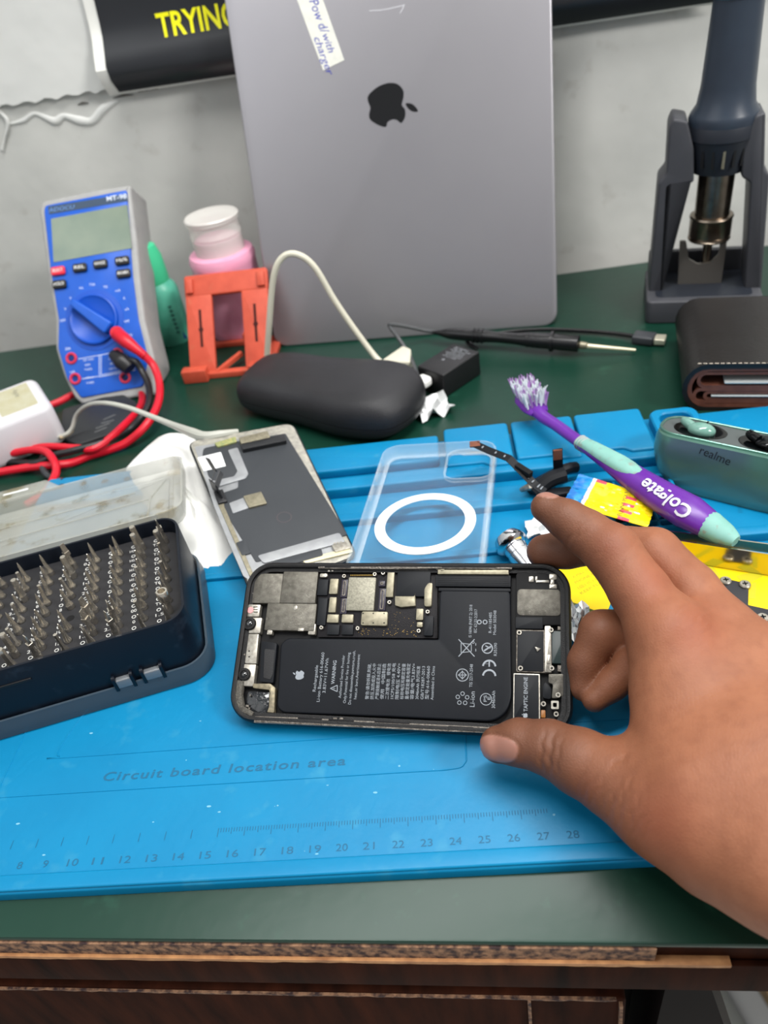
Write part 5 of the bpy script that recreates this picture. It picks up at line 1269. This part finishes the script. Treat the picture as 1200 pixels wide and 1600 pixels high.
g = G(); g.box((-CW/2, 3.6, -.4), (.12, 1.5, .3), .03); g.box((-CW/2, 1.6, -.4), (.12, 1.1, .3), .03)
part('side_button', [(g, m_tpue)], cc)

# ================================================================ small things on the right
# thin black flex cable bridging over the case and the pads
P = [at(742, 694, 3.0), at(764, 704, 3.0), at(795, 716, 3.0), at(815, 736, 2.7), at(835, 757, 2.3), at(850, 768, 2.0)]
o = P[0]; f = Fr(o); g = G()
for a, b in zip(P, P[1:]): g.beam(a-o, b-o+nrm(b-a)*.05, .42, .05, (0, -.3, 1))
fx = thing('flex_cable', 'narrow black flex cable with white marks crossing the corner of the clear case', 'flex cable', f)
part('ribbon', [(g, m_flex)], fx)
g = G()
for t, k in ((.15, 0), (.5, 0), (.3, 1), (.75, 1), (.5, 3), (.8, 3), (.3, 4), (.6, 4)):
    a, b = P[k]-o, P[k+1]-o; c = a+(b-a)*t; g.beam(c+np.array([0, -.1, .035]), c+np.array([.14, .12, .035]), .07, .02)
part('ribbon_mark', [(g, m_print)], fx)
g = G().box(P[0]-o, (.55, .45, .12), .03); part('ribbon_tip', [(g, mat('tip_copper', (130, 80, 60), .4, .5))], fx)
a = P[2]-o; part('ribbon_block', [(G().beam(a+(.35, -.45, -.2), a+(1.0, -1.1, -.35), .3, .35), m_bed)], fx)
f = Fr(at(872, 770, .8), (1, .1, 0))
fl = thing('connector_flex', 'black connector tangle with an upright tab ending in a copper contact, beside the yellow wrapper', 'flex cable', f)
z1 = f.l(aty(870, 700, at(873, 748, .9)[1]))
zt = f.l(aty(871, 702, f.o[1]+.8))
part('upright_tab', [(G().beam((zt[0]+.1, .9, .0), (zt[0], .8, zt[2]), .5, .08, (0, 1, 0)), m_flex)], fl)
part('contact', [(G().beam((zt[0], .75, zt[2]-.6), (zt[0], .74, zt[2]), .44, .1, (0, 1, 0)), mat('tip_copper', (130, 80, 60), .4, .5))], fl)
g = G(); random.seed(2)
g.tube([(-1.3, -.3, .4), (-.5, .1, .8), (.4, .3, .9)], .42, 10, 5); g.tube([(-1.5, .2, .3), (-.6, .6, .5), (.6, 1.0, .7), (1.2, 1.3, .5)], .3, 10, 5); g.box((-.2, -.5, .3), (1.6, .6, .5), .1)
part('connector_lump', [(g, m_flex)], fl)
g = G().tube([(-1.9, .0, .5), (-1.5, -.2, .8), (-1.1, -.1, .7)], [.12, .2, .1], 8, 4); part('solder_tab', [(g, m_silver)], fl)
# yellow candy wrapper
YP = [(886, 768), (900, 744), (922, 742), (965, 748), (1000, 762), (1026, 782), (1014, 822), (975, 820), (930, 806), (900, 795)]
f = Fr(at(960, 785, 2.0))
def sheetgrid(fr_w, P, zf, n=18, amp=.12, seed=1, cut=None):
    """crinkled sheet filling a pixel quadrilateral P=[tl,tr,br,bl] at height zf(s,t)"""
    random.seed(seed); V = []
    for j in range(n+1):
        for i in range(n+1):
            s, t = i/n, j/n
            u = (P[0][0]*(1-s)+P[1][0]*s)*(1-t)+(P[3][0]*(1-s)+P[2][0]*s)*t; v = (P[0][1]*(1-s)+P[1][1]*s)*(1-t)+(P[3][1]*(1-s)+P[2][1]*s)*t
            u += random.uniform(-.5, .5)*1.5; z = zf(s, t)+amp*(random.random()-.5)+amp*.9*math.sin(7*s+3*t+seed)*math.cos(9*t-2*s)
            V.append(fr_w.l(at(u, v, z)))
    return V, n
def sheet(fr_w, P, zf, mfun, n=18, amp=.12, seed=1, th=.03):
    V, n = sheetgrid(fr_w, P, zf, n, amp, seed); k = len(V); by = {}
    for j in range(n):
        for i in range(n):
            q = (j*(n+1)+i, (j+1)*(n+1)+i, (j+1)*(n+1)+i+1, j*(n+1)+i+1); by.setdefault(mfun((i+.5)/n, (j+.5)/n), []).append(q)
    out = []
    for m_, F in by.items():
        g = G(); g.add(np.array(V), F); g.add(np.array(V)-np.array([0, 0, th]), [q[::-1] for q in F]); out.append((g, m_))
    return out
m_yw = mat('wrapper_yellow', (244, 220, 14), .25, col2=(236, 206, 10), nscale=1, coat=.5); m_yb = mat('wrapper_blue', (20, 110, 190), .3, coat=.5, col2=(40, 150, 210), nscale=2, namt=.2); m_yr = mat('wrapper_pink', (232, 84, 100), .3, coat=.5)
def wm(s, t):
    if s < .17: return m_yb
    if s < .21: return m_pwhite
    if .62 < s < .78 and (int(t*9) % 2 == 0) : return m_yr
    if s > .24 and s < .36 and t < .08: return m_yr
    return m_yw
pr = sheet(f, [(905, 740), (1028, 778), (1012, 824), (880, 785)], lambda s, t: 1.75+.5*math.sin(math.pi*s)*(.6+.4*t), wm, 22, .09, 5)
wr = thing('candy_wrapper', 'crinkled yellow, blue and pink sweet wrapper lying behind the fingers', 'wrapper', f)
part('foil_sheet', pr, wr, smooth=22.)
g = G(); A, B = f.l(at(968, 806, 2.35)), f.l(at(985, 752, 2.35))
g.text('FUNNY MIX NOOD', (A+B)/2, X=nrm(B-A), Y=np.cross((0, 0, 1), nrm(B-A)), h=.22, w=np.linalg.norm(B-A))
part('wrapper_print', [(g, mat('print_ink', (60, 56, 20), .6))], wr)
# tweezers
m_tw = mat('tweezer_steel', (196, 188, 168), .14, 1.)
f = Fr(at(1080, 860, 1.3)); tw = thing('tweezers', 'shiny steel tweezers with two long flat blades, lying under the toothbrush tail', 'tweezers', f)
A1, B1 = at(985, 832, 1.9), at(1290, 872, 1.9); A2, B2 = at(985, 845, 1.0), at(1290, 902, 1.0)
part('blade', [(G().beam(f.l(at(985, 828, 1.6)), f.l(at(1290, 868, 1.6)), .08, .45, (0, .1, 1)), m_tw)], tw)
part('blade', [(G().beam(f.l(at(985, 848, 1.2)), f.l(at(1290, 896, 1.2)), .08, 1.1, (0, .12, 1)), m_tw)], tw)
# yellow film with printing, and the black screw plate on it
m_film = mat('film_yellow', (236, 200, 0), .35, col2=(228, 192, 0), nscale=.5); m_filmd = mat('film_olive', (190, 180, 30), .35)
f = Fr(at(1050, 920, .56)); yf_ = thing('yellow_film', 'bright yellow adhesive film sheet lying on the blue mat beneath the hand', 'film', f)
P1 = [(860, 868), (925, 862), (1080, 862), (1260, 900), (1290, 1010), (1180, 1020), (1040, 985), (955, 940), (945, 966), (885, 948), (860, 900)]
g = G().prism(rpoly([f.l(at(u, v, .6))[:2] for u, v in P1], .05), 0, .05)
part('sheet', [(g, m_film)], yf_)
g = G()
for P in ([(1085, 868), (1100, 868), (1130, 905), (1110, 905)], [(1150, 900), (1190, 890), (1200, 895), (1165, 915)], [(1170, 935), (1175, 910), (1182, 910), (1180, 935)], [(1060, 866), (1066, 866), (1110, 930), (1100, 930)]):
    g.prism(rpoly([f.l(at(u, v, .62))[:2] for u, v in P], .02), .05, .058)
part('film_cut', [(g, m_filmd)], yf_)
g = G()
for k, s in enumerate(['X-MAX TOOLS', 'PHONE FILM', '(@) (C) (@)', 'KEEP FLAT']):
    A, B = f.l(at(893+k*5, 903+k*8, .62)), f.l(at(935+k*3, 883+k*8, .62)); d = nrm(B-A); c = (A+B)/2; g.text(s, (c[0], c[1], .052), X=(d[0], d[1], 0), Y=(-d[1], d[0], 0), h=.16, w=1.4)
part('film_print', [(g, mat('print_olive', (150, 140, 20), .6))], yf_)
f = Fr(at(1160, 945, .62)); bp_ = thing('screw_plate', 'thin black plate with small steel screws at its corners, lying on the yellow film', 'plate', f)
P = [(1127, 912), (1130, 903), (1170, 912), (1169, 945), (1215, 955), (1290, 970), (1290, 1040), (1190, 1040), (1127, 935)]
part('plate', [(G().prism(rpoly([f.l(at(u, v, .7))[:2] for u, v in P], .05), 0, .08, .02), mat('plate_black', (42, 43, 48), .45))], bp_)
for u, v in [(1134, 907), (1164, 913), (1192, 965), (1250, 978)]:
    c = f.l(at(u, v, .75)); g = G().lathe([(.24, 0), (.24, .1), (.2, .14), (0, .14)], (c[0], c[1], .05), seg=20); g2 = G().box((c[0], c[1], .2), (.22, .05, .02)).box((c[0], c[1], .2), (.05, .22, .02))
    part('screw', [(g, m_silver), (g2, m_bed)], bp_)
# dark green pouch and silver foil glimpsed right of the phone
f = Fr(at(925, 960, .6)); single('olive_wrapper', (G().prism(rpoly([f.l(at(u, v, .6))[:2] for u, v in ((890, 940), (950, 962), (985, 990), (930, 1010), (895, 990))], .1), 0, .04, .01), mat('olive_dark', (70, 84, 20), .3)), f, 'dark olive wrapper corner showing between the phone and the curled fingers', 'wrapper')
f = Fr(at(905, 975, .66)); single('silver_foil', (crumple(1.0, 2.0, 7, .3, 8), mat('foil_silver', (210, 212, 215), .2, 1.)), f, 'crumpled silver foil wedged between the phone end and the curled fingers', 'foil', smooth=5.)
f = Fr(at(982, 1082, .56), (.6, -.8, 0)); single('loose_screw', (G().lathe([(0, 0), (.17, .1), (.2, .25), (.17, .7), (.06, .95), (0, 1)], (0, 0, .2), (1, 0, 0), 10), m_mk), f, 'tiny dark pointed piece lying on the mat beyond the curled fingers', 'screw')
# chrome knob of a screwdriver
k0, k1 = at(796, 846, 1.3), at(830, 888, .9); kx = nrm(k1-k0)
f = Fr(k0, kx); kn = thing('screwdriver', 'chrome screwdriver with a domed swivel cap, pointing under the phone', 'screwdriver', f)
m_ch = mat('chrome', (215, 215, 218), .12, 1.)
part('swivel_cap', [(G().lathe([(0, -.45), (.35, -.42), (.66, -.25), (.78, 0), (.80, .18), (.7, .35), (.55, .42)], (0, 0, 0), (1, 0, 0), 32), m_ch)], kn)
part('shaft', [(G().lathe([(.5, .4), (.58, .5), (.55, .8), (.58, .85), (.5, 1.8), (.42, 3.2), (.3, 3.4), (0, 3.4)], (0, 0, 0), (1, 0, 0), 28), m_ch)], kn)
# torn foil shard by the index finger
f = Fr(at(848, 832, .7)); single('foil_shard', [(crumple(1.5, 1.3, 5, .5, 12), mat('foil_white', (222, 224, 224), .35, .3))], f, 'torn white foil scrap between the chrome screwdriver cap and the finger', 'foil', smooth=5.)
# ================================================================ the hand
# joints: pixel column, row, distance (cm) and radius (cm); built as one continuous smoothly blended surface
def J(u, v, d, rpx): return (dep(u, v, d), rpx*d/FPX)
HAND = {
 'index': [J(853, 793, 29.6, 24), J(886, 812, 29.2, 31), J(915, 832, 28.9, 36), J(957, 862, 28.3, 43), J(1000, 925, 27.4, 46), J(1050, 1000, 26.4, 58)],
 'middle': [J(850, 862, 31.3, 27), J(885, 858, 31.0, 30), J(940, 850, 30.6, 32), J(1022, 866, 29.4, 41), J(1078, 922, 28.2, 43), J(1128, 990, 27.0, 52)],
 'ring': [J(912, 1074, 28.7, 22), J(915, 1035, 28.8, 27), J(940, 988, 28.7, 34), J(1010, 985, 28.6, 36), J(1090, 1010, 27.8, 44)],
 'little': [J(929, 1093, 28.2, 20), J(956, 1070, 28.2, 24), J(992, 1036, 28.0, 30), J(1040, 1040, 27.8, 34), J(1110, 1090, 26.6, 42)],
 'thumb': [J(779, 1163, 27.3, 29), J(812, 1160, 27.0, 36), J(858, 1168, 26.5, 42), J(905, 1190, 25.9, 51), J(962, 1218, 25.2, 60), J(1040, 1262, 24.2, 74)],
}
PALM = [[J(1050, 1000, 26.4, 58), J(1060, 1085, 25.8, 68), J(1068, 1165, 25.0, 76), J(1100, 1230, 24.0, 100)],
        [J(1050, 1000, 26.4, 58), J(1110, 1080, 25.8, 78), J(1190, 1210, 23.6, 110)],
        [J(1128, 990, 27.0, 52), J(1165, 1040, 26.3, 72), J(1260, 1180, 24.0, 120)],
        [J(1110, 1060, 26.8, 60), J(1200, 1180, 25.0, 90)],
        [J(1040, 1262, 24.2, 74), J(1120, 1302, 23.0, 92), J(1215, 1340, 21.8, 104), J(1300, 1372, 21.0, 110)],
        [J(1190, 1210, 23.6, 110), J(1280, 1280, 22.4, 135), J(1420, 1370, 20.8, 150), J(1640, 1500, 18.8, 190)],
        [J(1300, 1372, 21.0, 110), J(1420, 1420, 20.2, 130), J(1640, 1530, 18.6, 180)],
        [J(1100, 1230, 24.0, 100), J(1215, 1310, 22.6, 118)]]
HH = .075
def sdf_chain(P, ch, k=.25):
    D = None
    for (a, ra), (b, rb) in zip(ch, ch[1:]):
        ab = b-a; L2 = ab@ab; q = P-a; t = np.clip((q@ab.astype(np.float32))/L2, 0, 1); d = np.sqrt(((q-t[..., None]*ab.astype(np.float32))**2).sum(-1))-(ra+(rb-ra)*t)
        D = d if D is None else smin(D, d, k)
    return D
def smin(a, b, k):
    h = np.clip(.5+.5*(b-a)/k, 0, 1); return b*(1-h)+a*h-k*h*(1-h)
allp = np.array([p for c in list(HAND.values())+PALM for p, r in c]); allr = np.array([r for c in list(HAND.values())+PALM for p, r in c])
lo_, hi_ = (allp-allr[:, None]).min(0)-.4, (allp+allr[:, None]).max(0)+.4
nn = np.ceil((hi_-lo_)/HH).astype(int)+1
ax_ = [lo_[i]+HH*np.arange(nn[i]) for i in range(3)]
DD = np.empty(nn, np.float32)
for i0 in range(0, nn[0], 24):            # in slabs to keep memory small
    Pg = np.stack(np.meshgrid(ax_[0][i0:i0+24], ax_[1], ax_[2], indexing='ij'), -1).astype(np.float32)
    pm = None
    for ch in PALM:
        d = sdf_chain(Pg, ch, .5); pm = d if pm is None else smin(pm, d, .9)
    Dv = None
    for nme, ch in HAND.items():
        f_ = sdf_chain(Pg, ch, .22); d = smin(f_, pm, .75 if nme == 'thumb' else .45)
        Dv = d if Dv is None else smin(Dv, d, .03)
    DD[i0:i0+24] = Dv
def surface_nets(D, org, h):
    S_ = D < 0; nx, ny_, nz = D.shape; cs = (nx-1, ny_-1, nz-1)
    acc = np.zeros(cs+(3,), np.float32); cnt = np.zeros(cs, np.int16)
    for axs in range(3):
        o1 = [(0, 0), (0, 1), (1, 0), (1, 1)]; oth = [i for i in range(3) if i != axs]
        for a, b in o1:
            s0 = [slice(0, -1)]*3; s1 = [slice(0, -1)]*3
            for o, q in zip(oth, (a, b)): s0[o] = slice(q, D.shape[o]-1+q); s1[o] = s0[o]
            s0[axs] = slice(0, D.shape[axs]-1); s1[axs] = slice(1, D.shape[axs])
            d0, d1 = D[tuple(s0)], D[tuple(s1)]; m = (d0 < 0) != (d1 < 0)
            t = np.where(m, d0/(d0-d1+1e-12), 0)
            acc[..., axs][m] += t[m]
            for o, q in zip(oth, (a, b)): acc[..., o][m] += q
            cnt[m] += 1
    act = cnt > 0; vid = -np.ones(cs, np.int64); vid[act] = np.arange(act.sum()); ijk = np.argwhere(act)
    V = org+h*(ijk+acc[act]/cnt[act][:, None]); F = []
    for axs in range(3):
        oth = [(axs+1) % 3, (axs+2) % 3]
        s0 = [slice(None)]*3; s1 = [slice(None)]*3; s0[axs] = slice(0, -1); s1[axs] = slice(1, None)
        m = S_[tuple(s0)] != S_[tuple(s1)]; e = np.argwhere(m); e = e[(e[:, oth[0]] > 0) & (e[:, oth[1]] > 0) & (e[:, oth[0]] < cs[oth[0]]) & (e[:, oth[1]] < cs[oth[1]])]
        ins_ = S_[tuple(e.T)]
        def cell(da, db): c = e.copy(); c[:, oth[0]] -= da; c[:, oth[1]] -= db; return vid[tuple(c.T)]
        q = np.stack([cell(1, 1), cell(0, 1), cell(0, 0), cell(1, 0)], 1); q[~ins_] = q[~ins_][:, ::-1]; F.append(q)
    return V, np.concatenate(F)
HV, HF_ = surface_nets(DD, lo_, HH)
# light smoothing
def smooth(V, F, it, lam=.5):
    for _ in range(it):
        A = np.zeros_like(V); c = np.zeros(len(V))
        for a, b in ((0, 1), (1, 2), (2, 3), (3, 0)):
            np.add.at(A, F[:, a], V[F[:, b]]); np.add.at(c, F[:, a], 1); np.add.at(A, F[:, b], V[F[:, a]]); np.add.at(c, F[:, b], 1)
        V = V+lam*(A/c[:, None]-V)
    return V
HV = smooth(HV, HF_, 4)
def vnormals(V, F):
    n = np.cross(V[F[:, 2]]-V[F[:, 0]], V[F[:, 3]]-V[F[:, 1]]); N_ = np.zeros_like(V)
    for a in range(4): np.add.at(N_, F[:, a], n)
    return N_/(np.linalg.norm(N_, axis=1)[:, None]+1e-12)
NV = vnormals(HV, HF_)
q = HV-CC; zz = q@CF; PU = 600+FPX*(q@CR)/zz; PVv = 800+FPX*(q@CD)/zz
facing = (NV*(-q/np.linalg.norm(q, axis=1)[:, None])).sum(1)
# creases: centre pixel, direction across the crease (pixels), half length, width, depth cm
def crease(u, v, ang, L, w, A, bend=0.):
    a = math.radians(ang); du, dv = PU-u, PVv-v; s = du*math.cos(a)+dv*math.sin(a); t = -du*math.sin(a)+dv*math.cos(a)
    s = s-bend*t*t/max(L, 1)+1.5*np.sin(t*.23+u)
    k = np.exp(-(s/w)**2)*np.exp(-(t/L)**4)*(facing > -.1); return A*k
dsp = np.zeros(len(HV))
for c in [(846, 1172, 5, 34, 3.6, .045, .1), (860, 1172, 8, 36, 3.6, .06, .1), (872, 1180, 10, 30, 3.4, .03, .1),
          (897, 832, 35, 26, 3.6, .035, .1), (905, 838, 35, 24, 3.4, .025, .1), (967, 1187, 60, 16, 4, .04, .2),
          (958, 1245, 20, 30, 3.5, .025, .15), (975, 1240, 22, 34, 3.5, .03, .15), (992, 1262, 24, 34, 3.5, .028, .15), (940, 1225, 18, 26, 2.2, .012, .15),
          (950, 850, 50, 30, 3.6, .02, .1), (985, 858, 40, 30, 3.6, .02, .1)]:
    dsp -= crease(*c)
random.seed(31)
for k in range(9):     # fine folds over the index knuckle
    dsp -= crease(1064+k*6.5+random.uniform(-2, 2), 948+k*9+random.uniform(-3, 3), 42+random.uniform(-12, 12), random.uniform(14, 30), 3.4, random.uniform(.018, .034), .2)
for k in range(9):
    dsp -= crease(905+k*13, 1218+k*10, 28+random.uniform(-10, 10), random.uniform(14, 28), 3.4, random.uniform(.012, .026), .2)
# nails: a low plate with a groove round it
def ellm(u, v, a, b, ang, p=2.6):
    t = math.radians(ang); du, dv = PU-u, PVv-v; x = (du*math.cos(t)+dv*math.sin(t))/a; y = (-du*math.sin(t)+dv*math.cos(t))/b; return (np.abs(x)**p+np.abs(y)**p)**(1/p)
nearthumb = (zz < 28.2)
e1_ = np.where(nearthumb & (facing > .1), ellm(778, 1170, 33, 21, 14), 9.); e2_ = np.where((zz < 31) & (facing > 0.05), ellm(852, 770, 24, 8, 6), 9.)
nail = np.clip((1.0-np.minimum(e1_, e2_))*9, 0, 1)
dsp += .022*nail - .022*np.exp(-((np.minimum(e1_, e2_)-1.04)/.07)**2)
HV = HV+NV*dsp[:, None]
# attributes: nail plate, ruddier knuckles, fingers darkened by painted-in shade and slight pigment
tone = np.zeros(len(HV))
for (u, v, r) in [(1085, 985, 48), (955, 855, 36), (905, 1240, 30), (1030, 1290, 60), (1015, 905, 40)]: tone = np.maximum(tone, np.exp(-(((PU-u)**2+(PVv-v)**2)/r**2)))
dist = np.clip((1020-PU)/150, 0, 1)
me = bpy.data.meshes.new('person'); o_h = HV.mean(0)*np.array([1, 1, 0])
me.from_pydata(((HV-o_h)*S).tolist(), [], HF_.tolist()); me.update(); me.shade_smooth()
for nm, arr in (('nail', nail), ('tone', tone), ('finger_shade_tone', dist)):
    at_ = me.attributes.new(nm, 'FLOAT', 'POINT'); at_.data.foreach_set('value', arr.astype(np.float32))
m = bpy.data.materials.new('skin'); m.use_nodes = True; nt = m.node_tree; N = nt.nodes; L = nt.links; p = N['Principled BSDF']
p.inputs['Roughness'].default_value = .5; p.inputs['Specular IOR Level'].default_value = .38
p.inputs['Subsurface Weight'].default_value = .12; p.inputs['Subsurface Radius'].default_value = (1, .35, .2); p.inputs['Subsurface Scale'].default_value = .004
tc = N.new('ShaderNodeTexCoord')
def nz_(s, det=5):
    n_ = N.new('ShaderNodeTexNoise'); n_.inputs['Scale'].default_value = s; n_.inputs['Detail'].default_value = det; L.new(tc.outputs['Object'], n_.inputs['Vector']); return n_.outputs[0]
def mr(src, a, b, c=0., d=1.):
    r = N.new('ShaderNodeMapRange'); r.inputs[1].default_value = a; r.inputs[2].default_value = b; r.inputs[3].default_value = c; r.inputs[4].default_value = d; L.new(src, r.inputs[0]); return r.outputs[0]
def mx_(fac, a, b):
    x = N.new('ShaderNodeMix'); x.data_type = 'RGBA'; L.new(fac, x.inputs[0])
    for k, c in ((6, a), (7, b)):
        if isinstance(c, tuple): x.inputs[k].default_value = c
        else: L.new(c, x.inputs[k])
    return x.outputs[2]
def atr(n_): a = N.new('ShaderNodeAttribute'); a.attribute_name = n_; return a.outputs['Fac']
c_ = mx_(mr(nz_(45), .35, .65), lin((150, 96, 68)), lin((136, 84, 58)))
c_ = mx_(mr(nz_(260, 6), .45, .75, 0, .5), c_, lin((124, 74, 50)))
c_ = mx_(mr(atr('tone'), 0, 1, 0, .55), c_, lin((140, 74, 50)))
c_ = mx_(mr(atr('finger_shade_tone'), 0, 1, 0, .85), c_, lin((94, 58, 40)))  # mostly shade put into the finger colour, plus a little real pigment
c_ = mx_(atr('nail'), c_, lin((150, 106, 92)))
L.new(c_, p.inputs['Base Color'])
vo = N.new('ShaderNodeTexVoronoi'); vo.feature = 'DISTANCE_TO_EDGE'; vo.inputs['Scale'].default_value = 850; L.new(tc.outputs['Object'], vo.inputs['Vector'])
ad_ = N.new('ShaderNodeMath'); ad_.operation = 'ADD'; L.new(mr(vo.outputs[0], 0, .25, 0, .5), ad_.inputs[0]); L.new(nz_(300, 4), ad_.inputs[1])
bp2 = N.new('ShaderNodeBump'); bp2.inputs['Distance'].default_value = .0003; L.new(mr(atr('nail'), 0, 1, .26, .02), bp2.inputs['Strength']); L.new(ad_.outputs[0], bp2.inputs['Height']); L.new(bp2.outputs[0], p.inputs['Normal'])
L.new(mr(atr('nail'), 0, 1, .54, .28), p.inputs['Roughness'])
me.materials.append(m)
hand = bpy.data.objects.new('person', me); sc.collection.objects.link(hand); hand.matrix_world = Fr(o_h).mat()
_setprops(hand, "person's bare brown right hand and wrist, thumb and fingers gripping the opened phone", 'person', None, None)
